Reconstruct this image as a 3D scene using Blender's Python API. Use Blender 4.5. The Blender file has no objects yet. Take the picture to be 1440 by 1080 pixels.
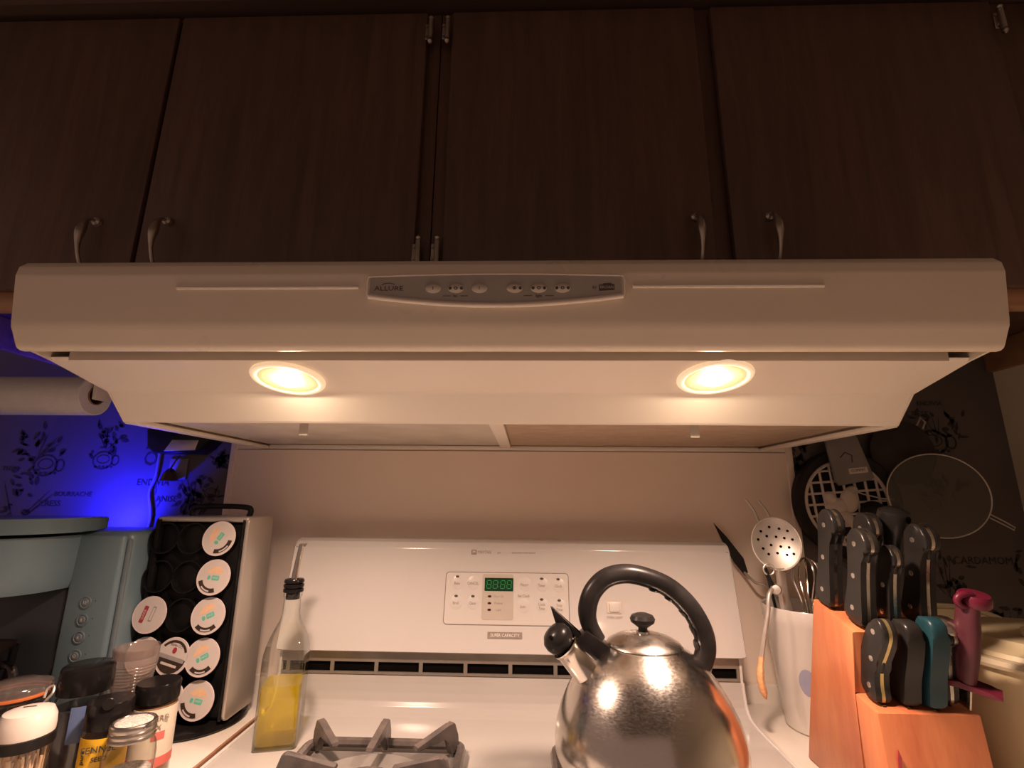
import bpy, bmesh, math, random
from mathutils import Vector, Matrix
random.seed(7)
S = bpy.context.scene
C = S.collection
R = math.radians
PI = math.pi

# ------------------------------------------------------------------ camera
cam = bpy.data.cameras.new('camera')
cam.lens = 17.02; cam.sensor_width = 36.0; cam.clip_start = 0.01
co = bpy.data.objects.new('camera', cam); C.objects.link(co); S.camera = co
co.matrix_world = Matrix(((0.99954543, -0.0024305, 0.03005028, 0.0291363),
                          (0.02871554, -0.22688106, -0.97349905, -0.8861641),
                          (0.00918392, 0.97391944, -0.22670813, 1.2131748),
                          (0, 0, 0, 1)))
# ------------------------------------------------------------------ world and exposure
w = bpy.data.worlds.new('world'); S.world = w; w.use_nodes = True
w.node_tree.nodes['Background'].inputs[0].default_value = (1.0, 0.62, 0.48, 1)
w.node_tree.nodes['Background'].inputs[1].default_value = 0.24
S.view_settings.view_transform = 'Standard'; S.view_settings.look = 'None'
S.view_settings.exposure = 0.0; S.view_settings.gamma = 1.0
S.view_settings.use_curve_mapping = False
LAMP_W = 3.7; LAMP_COL = (1.0, 0.675, 0.52)
BLUE_W = 8.0

# ------------------------------------------------------------------ materials
def mat(name, col, rough=0.5, metal=0.0, var=None, bump=None, coat=0.0, spec=0.5, emit=None, roughvar=None, sheen=0):
    """var=(second colour, scale, stretch xyz); bump=(scale, strength, stretch); roughvar=(scale, lo, hi, stretch)"""
    m = bpy.data.materials.new(name); m.use_nodes = True
    n = m.node_tree.nodes; l = m.node_tree.links; b = n['Principled BSDF']
    b.inputs['Base Color'].default_value = (*col, 1); b.inputs['Roughness'].default_value = rough
    b.inputs['Metallic'].default_value = metal; b.inputs['Specular IOR Level'].default_value = spec
    b.inputs['Coat Weight'].default_value = coat; b.inputs['Coat Roughness'].default_value = 0.08
    if emit:
        b.inputs['Emission Color'].default_value = (*emit[0], 1); b.inputs['Emission Strength'].default_value = emit[1]
    def tex(scale, stretch, detail=4.0):
        tc = n.new('ShaderNodeTexCoord'); mp = n.new('ShaderNodeMapping'); t = n.new('ShaderNodeTexNoise')
        mp.inputs['Scale'].default_value = stretch or (1, 1, 1)
        t.inputs['Scale'].default_value = scale; t.inputs['Detail'].default_value = detail
        l.new(tc.outputs['Object'], mp.inputs[0]); l.new(mp.outputs[0], t.inputs['Vector']); return t
    if var:
        t = tex(var[1], var[2] if len(var) > 2 else None)
        r = n.new('ShaderNodeValToRGB'); r.color_ramp.elements[0].position = 0.35; r.color_ramp.elements[1].position = 0.68
        r.color_ramp.elements[0].color = (*col, 1); r.color_ramp.elements[1].color = (*var[0], 1)
        l.new(t.outputs['Fac'], r.inputs[0]); l.new(r.outputs[0], b.inputs['Base Color'])
    if roughvar:
        t = tex(roughvar[0], roughvar[3] if len(roughvar) > 3 else None)
        r = n.new('ShaderNodeMapRange'); r.inputs[1].default_value = 0.3; r.inputs[2].default_value = 0.7
        r.inputs[3].default_value = roughvar[1]; r.inputs[4].default_value = roughvar[2]
        l.new(t.outputs['Fac'], r.inputs[0]); l.new(r.outputs[0], b.inputs['Roughness'])
    if bump:
        t = tex(bump[0], bump[2] if len(bump) > 2 else None, 6.0)
        bp = n.new('ShaderNodeBump'); bp.inputs['Strength'].default_value = bump[1]; bp.inputs['Distance'].default_value = 0.002
        l.new(t.outputs['Fac'], bp.inputs['Height']); l.new(bp.outputs[0], b.inputs['Normal'])
    return m

def wood(name, c1, c2, rough, scale, grain, coat=0.0, bumps=0.12):
    """grain: stretch vector, small along the fibre"""
    m = bpy.data.materials.new(name); m.use_nodes = True
    n = m.node_tree.nodes; l = m.node_tree.links; b = n['Principled BSDF']
    b.inputs['Roughness'].default_value = rough; b.inputs['Coat Weight'].default_value = coat; b.inputs['Coat Roughness'].default_value = 0.25
    tc = n.new('ShaderNodeTexCoord'); mp = n.new('ShaderNodeMapping'); mp.inputs['Scale'].default_value = grain
    l.new(tc.outputs['Object'], mp.inputs[0])
    a = n.new('ShaderNodeTexNoise'); a.inputs['Scale'].default_value = scale; a.inputs['Detail'].default_value = 8; a.inputs['Distortion'].default_value = 0.6
    f = n.new('ShaderNodeTexNoise'); f.inputs['Scale'].default_value = scale * 9; f.inputs['Detail'].default_value = 3
    l.new(mp.outputs[0], a.inputs['Vector']); l.new(mp.outputs[0], f.inputs['Vector'])
    mx = n.new('ShaderNodeMath'); mx.operation = 'MULTIPLY_ADD'; mx.inputs[1].default_value = 0.35
    l.new(f.outputs['Fac'], mx.inputs[0]); l.new(a.outputs['Fac'], mx.inputs[2])
    r = n.new('ShaderNodeValToRGB'); r.color_ramp.elements[0].position = 0.45; r.color_ramp.elements[1].position = 0.85
    r.color_ramp.elements[0].color = (*c1, 1); r.color_ramp.elements[1].color = (*c2, 1)
    l.new(mx.outputs[0], r.inputs[0]); l.new(r.outputs[0], b.inputs['Base Color'])
    bp = n.new('ShaderNodeBump'); bp.inputs['Strength'].default_value = bumps; bp.inputs['Distance'].default_value = 0.001
    l.new(mx.outputs[0], bp.inputs['Height']); l.new(bp.outputs[0], b.inputs['Normal'])
    return m

def clear(name, tint, gloss=0.06, rough=0.03, body=None, bodyfac=0.0, ior=1.45):
    """thin transparent wall: tinted see-through, fresnel gloss, optional scattering body colour"""
    m = bpy.data.materials.new(name); m.use_nodes = True
    n = m.node_tree.nodes; l = m.node_tree.links
    for x in list(n):
        if x.type != 'OUTPUT_MATERIAL': n.remove(x)
    out = [x for x in n if x.type == 'OUTPUT_MATERIAL'][0]
    tr = n.new('ShaderNodeBsdfTransparent'); tr.inputs[0].default_value = (*tint, 1)
    gl = n.new('ShaderNodeBsdfGlossy'); gl.inputs['Roughness'].default_value = rough
    lw = n.new('ShaderNodeLayerWeight'); lw.inputs[0].default_value = 0.5
    pw = n.new('ShaderNodeMath'); pw.operation = 'POWER'; pw.inputs[1].default_value = 3.5; l.new(lw.outputs['Facing'], pw.inputs[0])
    fr = n.new('ShaderNodeMath'); fr.operation = 'MULTIPLY_ADD'; fr.inputs[1].default_value = 0.85; fr.inputs[2].default_value = gloss; l.new(pw.outputs[0], fr.inputs[0])
    cm = n.new('ShaderNodeMix'); cm.data_type = 'RGBA'; cm.inputs[6].default_value = (*tint, 1); cm.inputs[7].default_value = tuple(c*.42 for c in tint) + (1,)
    p2 = n.new('ShaderNodeMath'); p2.operation = 'POWER'; p2.inputs[1].default_value = 2.6; l.new(lw.outputs['Facing'], p2.inputs[0])
    l.new(p2.outputs[0], cm.inputs[0]); l.new(cm.outputs[2], tr.inputs[0])
    mx = n.new('ShaderNodeMixShader'); src = tr.outputs[0]
    if body:
        df = n.new('ShaderNodeBsdfDiffuse'); df.inputs[0].default_value = (*body, 1)
        tl = n.new('ShaderNodeBsdfTranslucent'); tl.inputs[0].default_value = (*body, 1)
        ad = n.new('ShaderNodeMixShader'); ad.inputs[0].default_value = 0.5
        l.new(df.outputs[0], ad.inputs[1]); l.new(tl.outputs[0], ad.inputs[2])
        m2 = n.new('ShaderNodeMixShader'); m2.inputs[0].default_value = bodyfac
        l.new(src, m2.inputs[1]); l.new(ad.outputs[0], m2.inputs[2]); src = m2.outputs[0]
    l.new(fr.outputs[0], mx.inputs[0]); l.new(src, mx.inputs[1]); l.new(gl.outputs[0], mx.inputs[2])
    l.new(mx.outputs[0], out.inputs[0])
    return m

def glow(name, col, s):
    m = bpy.data.materials.new(name); m.use_nodes = True
    n = m.node_tree.nodes; l = m.node_tree.links
    b = n['Principled BSDF']; b.inputs['Base Color'].default_value = (*col, 1)
    b.inputs['Emission Color'].default_value = (*col, 1); b.inputs['Emission Strength'].default_value = s
    return m

M = {}
M['wallpaper'] = mat('wallpaper', (0.150, 0.128, 0.118), 0.75, spec=0.15, var=((0.128, 0.110, 0.101), 9), bump=(220, 0.05))
M['print'] = mat('wallpaper_print', (0.040, 0.034, 0.032), 0.8, spec=0.1, var=((0.080, 0.070, 0.063), 130))
M['print_light'] = mat('wallpaper_print_soft', (0.24, 0.20, 0.18), 0.8, var=((0.30, 0.26, 0.23), 60))
M['paint'] = mat('cream_wall_paint', (0.86, 0.79, 0.62), 0.6, var=((0.82, 0.75, 0.58), 6), bump=(160, 0.06))
M['ceiling'] = mat('ceiling_paint', (0.35, 0.30, 0.27), 0.8, bump=(90, 0.1))
M['soffit'] = mat('soffit_paint', (0.10, 0.06, 0.045), 0.7, bump=(90, 0.1))
M['floor'] = mat('floor_vinyl', (0.22, 0.17, 0.13), 0.5, var=((0.28, 0.22, 0.17), 12))
M['panel'] = mat('backsplash_laminate', (0.93, 0.80, 0.69), 0.42, var=((0.90, 0.765, 0.65), 5), bump=(40, 0.03), roughvar=(7, 0.34, 0.55))
M['enamel'] = mat('cream_enamel', (0.60, 0.58, 0.555), 0.14, var=((0.58, 0.555, 0.53), 4), coat=0.3)
M['deck'] = mat('cooktop_enamel', (0.45, 0.43, 0.405), 0.16, var=((0.43, 0.41, 0.385), 4), coat=0.3)
M['hood'] = mat('hood_enamel', (0.86, 0.76, 0.63), 0.30, var=((0.83, 0.73, 0.60), 5), bump=(260, 0.03), roughvar=(14, 0.25, 0.42))
M['hood_panel'] = mat('hood_lamp_panel_enamel', (0.89, 0.82, 0.72), 0.32, var=((0.87, 0.79, 0.69), 6), bump=(260, 0.02))
M['filter_pale'] = mat('grease_filter_cover', (0.66, 0.60, 0.52), 0.6, var=((0.55, 0.49, 0.41), 14), bump=(120, 0.15))
M['filter_mesh'] = mat('grease_filter_mesh', (0.50, 0.36, 0.24), 0.45, 0.3, var=((0.60, 0.47, 0.36), 35, (1, 3, 1)), bump=(420, 0.9))
M['dark'] = mat('dark_gap', (0.003, 0.0025, 0.002), 0.8, spec=0.05, var=((0.004, 0.003, 0.003), 30))  # near-black colour stands in for the shade inside gaps and holes
M['grey_trim'] = mat('grey_metal_trim', (0.30, 0.27, 0.23), 0.38, 0.5, var=((0.25, 0.22, 0.19), 30))
M['badge_grey'] = mat('badge_grey', (0.40, 0.36, 0.33), 0.4, var=((0.37, 0.33, 0.30), 40))
M['badge_light'] = mat('badge_pale_grey', (0.50, 0.45, 0.39), 0.4, var=((0.48, 0.43, 0.37), 40))
M['button'] = mat('button_cream', (0.66, 0.60, 0.53), 0.35, var=((0.63, 0.57, 0.50), 60))
M['pad'] = mat('keypad_cream', (0.61, 0.58, 0.545), 0.3, var=((0.595, 0.565, 0.53), 60))
M['ink'] = mat('dark_ink', (0.06, 0.05, 0.045), 0.5, var=((0.075, 0.06, 0.05), 90))
M['ink_soft'] = mat('worn_grey_ink', (0.24, 0.20, 0.175), 0.5, var=((0.30, 0.255, 0.22), 200))
M['white_ink'] = mat('white_ink', (0.85, 0.80, 0.74), 0.5, var=((0.80, 0.75, 0.69), 90))
M['screen'] = mat('display_window', (0.004, 0.02, 0.008), 0.12, var=((0.005, 0.025, 0.010), 20), emit=((0.02, 0.16, 0.04), 0.10))
M['segment'] = glow('green_segment', (0.01, 0.22, 0.05), 0.28)
M['led_red'] = mat('dark_red_lens', (0.05, 0.006, 0.008), 0.2, var=((0.07, 0.01, 0.01), 80))
M['lens'] = glow('lamp_lens', (0.9, 0.60, 0.32), 0.55)
M['lens_rim'] = mat('lamp_rim_frosted', (0.9, 0.82, 0.7), 0.35, var=((0.85, 0.77, 0.65), 60), emit=((1.0, 0.68, 0.40), 0.55))
M['bulb'] = glow('lamp_bulb', (1.0, 0.76, 0.52), 170.0)
M['cabinet'] = wood('cabinet_oak', (0.078, 0.039, 0.027), (0.122, 0.066, 0.046), 0.55, 7.0, (9, 9, 0.7), 0.1, 0.2)
M['cabinet_edge_lit'] = wood('cabinet_edge_lit_oak', (0.30, 0.15, 0.075), (0.44, 0.24, 0.13), 0.5, 7.0, (0.7, 9, 9))  # orange light on the lower edges is put into this lighter oak colour
M['cabinet_frame'] = wood('cabinet_frame_oak', (0.075, 0.035, 0.020), (0.115, 0.058, 0.034), 0.55, 8.0, (9, 9, 0.7), 0.1, 0.2)
M['pewter'] = mat('aged_pewter', (0.52, 0.47, 0.40), 0.32, 0.9, var=((0.40, 0.35, 0.29), 60))
M['counter'] = mat('counter_laminate', (0.74, 0.69, 0.62), 0.35, var=((0.71, 0.66, 0.585), 18), bump=(200, 0.02))
M['edge_band'] = wood('brown_edge_band', (0.26, 0.115, 0.065), (0.38, 0.19, 0.11), 0.45, 12.0, (9, 0.8, 9))
M['iron'] = mat('grate_enamel', (0.080, 0.073, 0.070), 0.27, 0.2, var=((0.15, 0.12, 0.108), 45), bump=(150, 0.25))
M['bowl'] = mat('burner_bowl_grey', (0.30, 0.28, 0.26), 0.28, 0.4, var=((0.24, 0.22, 0.20), 25), bump=(60, 0.08))
M['steel'] = mat('scratched_kettle_steel', (0.66, 0.62, 0.57), 0.3, 1.0, bump=(700, 0.010, (1, 1, 0.5)), roughvar=(320, 0.155, 0.235, (1, 1, 2.5)))
M['steel_lid'] = mat('kettle_lid_steel', (0.68, 0.63, 0.57), 0.25, 1.0, bump=(220, 0.06), roughvar=(40, 0.2, 0.36))
M['chrome'] = mat('bright_chrome', (0.68, 0.64, 0.59), 0.12, 1.0, roughvar=(60, 0.08, 0.2))
M['brushed'] = mat('brushed_utensil_steel', (0.70, 0.65, 0.59), 0.4, 0.75, roughvar=(80, 0.34, 0.5))
M['satin'] = mat('satin_silver_paint', (0.52, 0.47, 0.42), 0.33, 0.55, var=((0.49, 0.44, 0.39), 10), bump=(300, 0.03))
M['black'] = mat('black_plastic', (0.009, 0.008, 0.008), 0.3, spec=0.14, var=((0.020, 0.018, 0.017), 40), bump=(200, 0.03))
M['black_gloss'] = mat('glossy_black_plastic', (0.007, 0.006, 0.006), 0.2, spec=0.22, var=((0.012, 0.010, 0.010), 40))
M['rack_black'] = mat('matt_black_rack', (0.006, 0.0055, 0.006), 0.42, spec=0.22, var=((0.009, 0.008, 0.008), 40))
M['handle_black'] = mat('black_knife_resin', (0.016, 0.015, 0.014), 0.28, spec=0.28, var=((0.021, 0.019, 0.018), 50), bump=(240, 0.03))
M['tang'] = mat('knife_tang_steel', (0.58, 0.54, 0.47), 0.25, 1.0, roughvar=(60, 0.2, 0.35))
M['tang_yellow'] = mat('tarnished_tang', (0.55, 0.45, 0.20), 0.3, 0.8, var=((0.48, 0.38, 0.16), 60))
M['rivet'] = mat('knife_rivet', (0.66, 0.63, 0.58), 0.25, 0.9, var=((0.6, 0.56, 0.5), 90))
M['teal'] = mat('teal_plastic', (0.011, 0.042, 0.055), 0.35, spec=0.3, var=((0.013, 0.048, 0.060), 30))
M['magenta'] = mat('magenta_plastic', (0.105, 0.009, 0.025), 0.38, spec=0.3, var=((0.118, 0.011, 0.029), 30))
M['magenta_grip'] = mat('magenta_rubber_grip', (0.085, 0.021, 0.030), 0.5, spec=0.3, var=((0.070, 0.016, 0.025), 40), bump=(200, 0.1))
M['block'] = wood('knife_block_wood', (0.46, 0.130, 0.055), (0.60, 0.215, 0.088), 0.42, 5.0, (6, 6, 0.8), 0.25, 0.05)
M['block_slot'] = mat('slot_shadow', (0.05, 0.02, 0.01), 0.8, var=((0.06, 0.025, 0.012), 60))
M['crock'] = mat('white_crock_ceramic', (0.72, 0.68, 0.64), 0.25, var=((0.70, 0.66, 0.615), 12), coat=0.3)
M['print_blue'] = mat('blue_grey_print', (0.30, 0.31, 0.42), 0.35, var=((0.33, 0.34, 0.45), 60))
M['bin'] = mat('yellowed_plastic', (0.66, 0.57, 0.36), 0.42, var=((0.62, 0.53, 0.33), 8), bump=(120, 0.04))
M['tray'] = mat('pale_tray_plastic', (0.60, 0.52, 0.37), 0.45, var=((0.55, 0.48, 0.33), 20))
M['maker'] = mat('slate_blue_plastic', (0.145, 0.215, 0.250), 0.36, var=((0.135, 0.20, 0.235), 12), bump=(300, 0.03))
M['maker_lid'] = mat('slate_blue_gloss_plastic', (0.125, 0.185, 0.21), 0.18, var=((0.115, 0.17, 0.195), 12))
M['maker_dark'] = mat('dark_slate_plastic', (0.030, 0.036, 0.042), 0.3, var=((0.036, 0.042, 0.048), 12))
M['maker_btn'] = mat('slate_button', (0.15, 0.19, 0.21), 0.3, var=((0.13, 0.17, 0.19), 80))
M['pod_lid'] = mat('pod_foil_lid', (0.60, 0.535, 0.50), 0.4, var=((0.62, 0.56, 0.52), 60))
M['pod_rim'] = mat('pod_rim', (0.70, 0.60, 0.58), 0.35, var=((0.66, 0.56, 0.54), 60))
M['pod_cup'] = mat('pod_cup', (0.10, 0.09, 0.085), 0.4, var=((0.12, 0.11, 0.10), 60))
M['p_green'] = mat('mint_print', (0.12, 0.50, 0.36), 0.45, var=((0.15, 0.55, 0.40), 200))
M['p_orange'] = mat('peach_print', (0.78, 0.50, 0.30), 0.45, var=((0.80, 0.55, 0.36), 200))
M['p_dark'] = mat('espresso_print', (0.035, 0.022, 0.016), 0.4, var=((0.05, 0.03, 0.022), 200))
M['p_red'] = mat('crimson_print', (0.34, 0.03, 0.05), 0.45, var=((0.38, 0.04, 0.06), 200))
M['p_grey'] = mat('grey_print', (0.30, 0.28, 0.27), 0.45, var=((0.34, 0.32, 0.30), 200))
M['glass'] = clear('clear_glass', (0.97, 0.975, 0.95), rough=0.02)
M['glass_bottle'] = clear('bottle_glass', (0.985, 0.99, 0.965), rough=0.02)
M['plastic_clear'] = clear('clear_ribbed_plastic', (0.86, 0.80, 0.77), rough=0.12, body=(0.72, 0.62, 0.57), bodyfac=0.22)
M['glass_smoke'] = clear('smoked_glass', (0.55, 0.45, 0.44), rough=0.04)
M['oil'] = clear('olive_oil', (0.98, 0.88, 0.05), rough=0.05, body=(0.92, 0.72, 0.008), bodyfac=0.28)
M['splatter'] = clear('splatter_mesh', (0.86, 0.84, 0.80), rough=0.4, body=(0.13, 0.11, 0.09), bodyfac=0.16)
M['gasket'] = mat('orange_rubber', (0.62, 0.17, 0.045), 0.5, var=((0.55, 0.14, 0.035), 40))
M['pick'] = wood('toothpick_wood', (0.62, 0.42, 0.28), (0.76, 0.55, 0.38), 0.6, 20.0, (6, 6, 1))
M['white_plastic'] = mat('white_plastic', (0.74, 0.66, 0.59), 0.25, var=((0.71, 0.63, 0.56), 10))
M['navy'] = mat('dark_spice_fill', (0.022, 0.020, 0.030), 0.35, var=((0.03, 0.026, 0.035), 40))
M['blue_label'] = mat('blue_label', (0.10, 0.15, 0.30), 0.4, var=((0.13, 0.19, 0.36), 60))
M['yellow_label'] = mat('yellow_label', (0.80, 0.47, 0.012), 0.4, var=((0.76, 0.44, 0.01), 30))
M['cream_label'] = mat('cream_label', (0.70, 0.62, 0.50), 0.45, var=((0.67, 0.59, 0.47), 30))
M['red_label'] = mat('coral_label', (0.66, 0.16, 0.13), 0.45, var=((0.62, 0.14, 0.11), 30))
M['spice_brown'] = mat('ground_spice', (0.34, 0.18, 0.09), 0.8, var=((0.42, 0.24, 0.13), 300))
M['lid_metal'] = mat('shaker_lid_metal', (0.42, 0.38, 0.34), 0.3, 1.0, roughvar=(90, 0.22, 0.4))
M['salt'] = mat('salt_grains', (0.58, 0.53, 0.48), 0.8, var=((0.30, 0.27, 0.245), 350), bump=(500, 0.6))
M['towel'] = mat('paper_towel', (0.72, 0.70, 0.70), 0.9, var=((0.68, 0.66, 0.66), 60), bump=(260, 0.4))
M['card'] = mat('cardboard_core', (0.26, 0.12, 0.07), 0.8, var=((0.30, 0.15, 0.09), 40))
M['blue_lens'] = glow('blue_night_light', (0.01, 0.01, 1.0), 3.0)
M['iron_ring'] = mat('dark_pan_iron', (0.016, 0.013, 0.012), 0.5, spec=0.22, var=((0.024, 0.020, 0.018), 30), bump=(120, 0.1))
M['trivet_white'] = mat('white_cast_trivet', (0.74, 0.66, 0.58), 0.45, var=((0.66, 0.58, 0.51), 25))
M['mitt'] = mat('grey_board', (0.26, 0.235, 0.215), 0.6, var=((0.22, 0.20, 0.18), 25), bump=(90, 0.1))
M['mitt_dark'] = mat('dark_quilted_cloth', (0.045, 0.034, 0.030), 0.9, var=((0.06, 0.046, 0.04), 40), bump=(90, 0.4))
M['brass'] = mat('antique_brass', (0.36, 0.26, 0.10), 0.3, 0.9, var=((0.28, 0.20, 0.08), 50))
M['rust_tip'] = wood('striped_wood_grip', (0.62, 0.25, 0.13), (0.78, 0.47, 0.22), 0.5, 14.0, (3, 3, 9))

# ------------------------------------------------------------------ mesh helpers
ROOT = {}      # object name -> world matrix of its thing
def nb(): return bmesh.new()
def box(bm, x0, x1, y0, y1, z0, z1, bev=0.0, seg=2, T=None):
    m = Matrix.Translation(((x0+x1)/2, (y0+y1)/2, (z0+z1)/2)) @ Matrix.Diagonal((abs(x1-x0), abs(y1-y0), abs(z1-z0), 1))
    if T is not None: m = T @ m
    g = bmesh.ops.create_cube(bm, size=1.0, matrix=m)
    if bev > 0:
        es = list({e for v in g['verts'] for e in v.link_edges})
        bmesh.ops.bevel(bm, geom=es, offset=bev, segments=seg, affect='EDGES', profile=0.5)
    return bm
def lathe(bm, prof, n=32, T=None, sx=1.0, sy=1.0):
    T = T or Matrix.Identity(4); rings = []
    for r, z in prof:
        if r < 1e-6: rings.append([bm.verts.new(T @ Vector((0, 0, z)))])
        else: rings.append([bm.verts.new(T @ Vector((r*math.cos(2*PI*k/n)*sx, r*math.sin(2*PI*k/n)*sy, z))) for k in range(n)])
    for a, b in zip(rings[:-1], rings[1:]):
        for k in range(n):
            k2 = (k+1) % n
            if len(a) == 1 and len(b) == 1: continue
            if len(a) == 1: bm.faces.new((a[0], b[k], b[k2]))
            elif len(b) == 1: bm.faces.new((a[k], b[0], a[k2]))
            else: bm.faces.new((a[k], b[k], b[k2], a[k2]))
    return bm
def tube(bm, pts, r, n=10, caps=True, closed=False, flat=1.0, up0=None):
    pts = [Vector(p) for p in pts]; N = len(pts)
    rs = r if isinstance(r, (list, tuple)) else [r]*N
    if len(rs) != N:
        rs = [rs[0] + (rs[-1]-rs[0])*i/(N-1) for i in range(N)]
    up = Vector(up0) if up0 else None; rings = []
    for i, p in enumerate(pts):
        a = pts[(i-1) % N] if (closed or i > 0) else p
        b = pts[(i+1) % N] if (closed or i < N-1) else p
        t = (b-a).normalized()
        if up is None: up = Vector((0, 0, 1)) if abs(t.z) < 0.9 else Vector((1, 0, 0))
        s = t.cross(up).normalized(); up = s.cross(t).normalized()
        rings.append([bm.verts.new(p + s*rs[i]*math.cos(2*PI*k/n) + up*rs[i]*flat*math.sin(2*PI*k/n)) for k in range(n)])
    L = list(zip(rings[:-1], rings[1:])) + ([(rings[-1], rings[0])] if closed else [])
    for a, b in L:
        for k in range(n): bm.faces.new((a[k], a[(k+1) % n], b[(k+1) % n], b[k]))
    if caps and not closed:
        bm.faces.new(rings[0][::-1]); bm.faces.new(rings[-1])
    return bm
def prism(bm, poly, d0, d1, T=None, bev=0.0, seg=2):
    """poly of (a, b) extruded from c=d0 to c=d1; T maps (a, b, c) to the world"""
    T = T or Matrix.Identity(4)
    A = [bm.verts.new(T @ Vector((a, b, d0))) for a, b in poly]; B = [bm.verts.new(T @ Vector((a, b, d1))) for a, b in poly]
    n = len(poly); fs = [bm.faces.new(A[::-1]), bm.faces.new(B)]
    for i in range(n): fs.append(bm.faces.new((A[i], A[(i+1) % n], B[(i+1) % n], B[i])))
    if bev > 0:
        es = list({e for f in fs[:2] for e in f.edges})
        bmesh.ops.bevel(bm, geom=es, offset=bev, segments=seg, affect='EDGES', profile=0.5)
    return bm
YZ = Matrix(((0, 0, 1, 0), (1, 0, 0, 0), (0, 1, 0, 0), (0, 0, 0, 1)))      # (y, z, x) -> world
XZ = Matrix(((1, 0, 0, 0), (0, 0, -1, 0), (0, 1, 0, 0), (0, 0, 0, 1)))     # (x, z, -y) -> world
def tight(line, d=.0014, closed=False):
    """extra points close to the ends of long segments keep the flat faces flat when shaded smooth"""
    out = []; N = len(line)
    for i in range(N):
        p = Vector(line[i]); out.append(tuple(p))
        if i == N-1 and not closed: break
        q = Vector(line[(i+1) % N]); L_ = (q-p).length
        if L_ > 5*d: out += [tuple(p+(q-p)*d/L_), tuple(q-(q-p)*d/L_)]
    return out
def sheet(bm, line, th, x0, x1):
    """a bent sheet: polyline in (y, z) thickened to th and run along x"""
    P = [Vector(p) for p in tight(line)]; off = []
    for i, p in enumerate(P):
        a = P[max(i-1, 0)]; b = P[min(i+1, len(P)-1)]; t = (b-a).normalized(); off.append(p + Vector((-t.y, t.x))*th)
    return prism(bm, [tuple(p) for p in P] + [tuple(p) for p in off[::-1]], x0, x1, YZ)
def cr(pts, n=6, closed=False):
    P = [Vector(p) for p in pts]; N = len(P); out = []
    for i in range(N if closed else N-1):
        if closed: a, b, c, d = P[(i-1) % N], P[i], P[(i+1) % N], P[(i+2) % N]
        else: a, b, c, d = P[max(i-1, 0)], P[i], P[i+1], P[min(i+2, N-1)]
        for k in range(n):
            t = k/n
            out.append(0.5*((2*b) + (c-a)*t + (2*a-5*b+4*c-d)*t*t + (3*b-a-3*c+d)*t**3))
    if not closed: out.append(P[-1])
    return out
def rrect(x0, x1, y0, y1, r, n=5):
    o = []
    for cx, cy, a0 in ((x1-r, y1-r, 0), (x0+r, y1-r, 90), (x0+r, y0+r, 180), (x1-r, y0+r, 270)):
        for k in range(n+1):
            a = R(a0 + 90*k/n); o.append((cx+r*math.cos(a), cy+r*math.sin(a)))
    return o
def ell(cx, cy, rx, ry, n=20): return [(cx+rx*math.cos(2*PI*k/n), cy+ry*math.sin(2*PI*k/n)) for k in range(n)]
def rootm(p):
    return ROOT.get(p.name, Matrix.Identity(4)) if p else Matrix.Identity(4)
def finish(name, me, m, parent, ang=38):
    if m: me.materials.append(M[m])
    me.polygons.foreach_set('use_smooth', [True]*len(me.polygons)); me.set_sharp_from_angle(angle=R(ang))
    o = bpy.data.objects.new(name, me); C.objects.link(o)
    if parent: o.parent = parent; ROOT[o.name] = rootm(parent)
    else: ROOT[o.name] = Matrix.Identity(4)
    return o
def obj(name, bm, m, parent=None, local=False, ang=38):
    bmesh.ops.recalc_face_normals(bm, faces=bm.faces)
    if parent and not local: bm.transform(rootm(parent).inverted())
    me = bpy.data.meshes.new(name); bm.to_mesh(me); bm.free()
    return finish(name, me, m, parent, ang)
def thing(name, label, cat, loc=(0, 0, 0), rot=(0, 0, 0), group=None):
    o = bpy.data.objects.new(name, None); C.objects.link(o); o.empty_display_size = 0.02
    o.location = loc; o.rotation_euler = rot
    o['label'] = label; o['category'] = cat
    if group: o['group'] = group
    from mathutils import Euler
    ROOT[o.name] = Matrix.Translation(loc) @ Euler(rot).to_matrix().to_4x4()
    return o
def tag(o, label, cat, group=None):
    o['label'] = label; o['category'] = cat
    if group: o['group'] = group
    return o
def struct(name, bm, m, label, cat='structure'):
    o = obj(name, bm, m); o['kind'] = 'structure'; o['label'] = label; o['category'] = cat
    return o
def text(name, s, size, T, m, parent, ext=0.0001, sx=1.0):
    cu = bpy.data.curves.new('t', 'FONT'); cu.body = s; cu.size = size; cu.extrude = ext
    cu.align_x = 'CENTER'; cu.align_y = 'CENTER'; cu.resolution_u = 2
    t = bpy.data.objects.new('t', cu)
    me = bpy.data.meshes.new_from_object(t)
    bpy.data.objects.remove(t); bpy.data.curves.remove(cu)
    me.name = name; me.materials.clear()
    me.transform(rootm(parent).inverted() @ T @ Matrix.Diagonal((sx, 1, 1, 1)))
    return finish(name, me, m, parent)
def frame(o, a, b):
    """matrix with origin o, first axis a, second axis b"""
    a = Vector(a).normalized(); b = Vector(b); c = a.cross(b).normalized(); b = c.cross(a).normalized()
    return Matrix(((a.x, b.x, c.x, o[0]), (a.y, b.y, c.y, o[1]), (a.z, b.z, c.z, o[2]), (0, 0, 0, 1)))
def axis_to(o, d, ref=(0, 0, 1)):
    """matrix with origin o whose z axis is d"""
    d = Vector(d).normalized(); ref = Vector(ref)
    if abs(d.dot(ref)) > 0.98: ref = Vector((0, 1, 0))
    a = ref.cross(d).normalized(); b = d.cross(a)
    return Matrix(((a.x, b.x, d.x, o[0]), (a.y, b.y, d.y, o[1]), (a.z, b.z, d.z, o[2]), (0, 0, 0, 1)))

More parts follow.
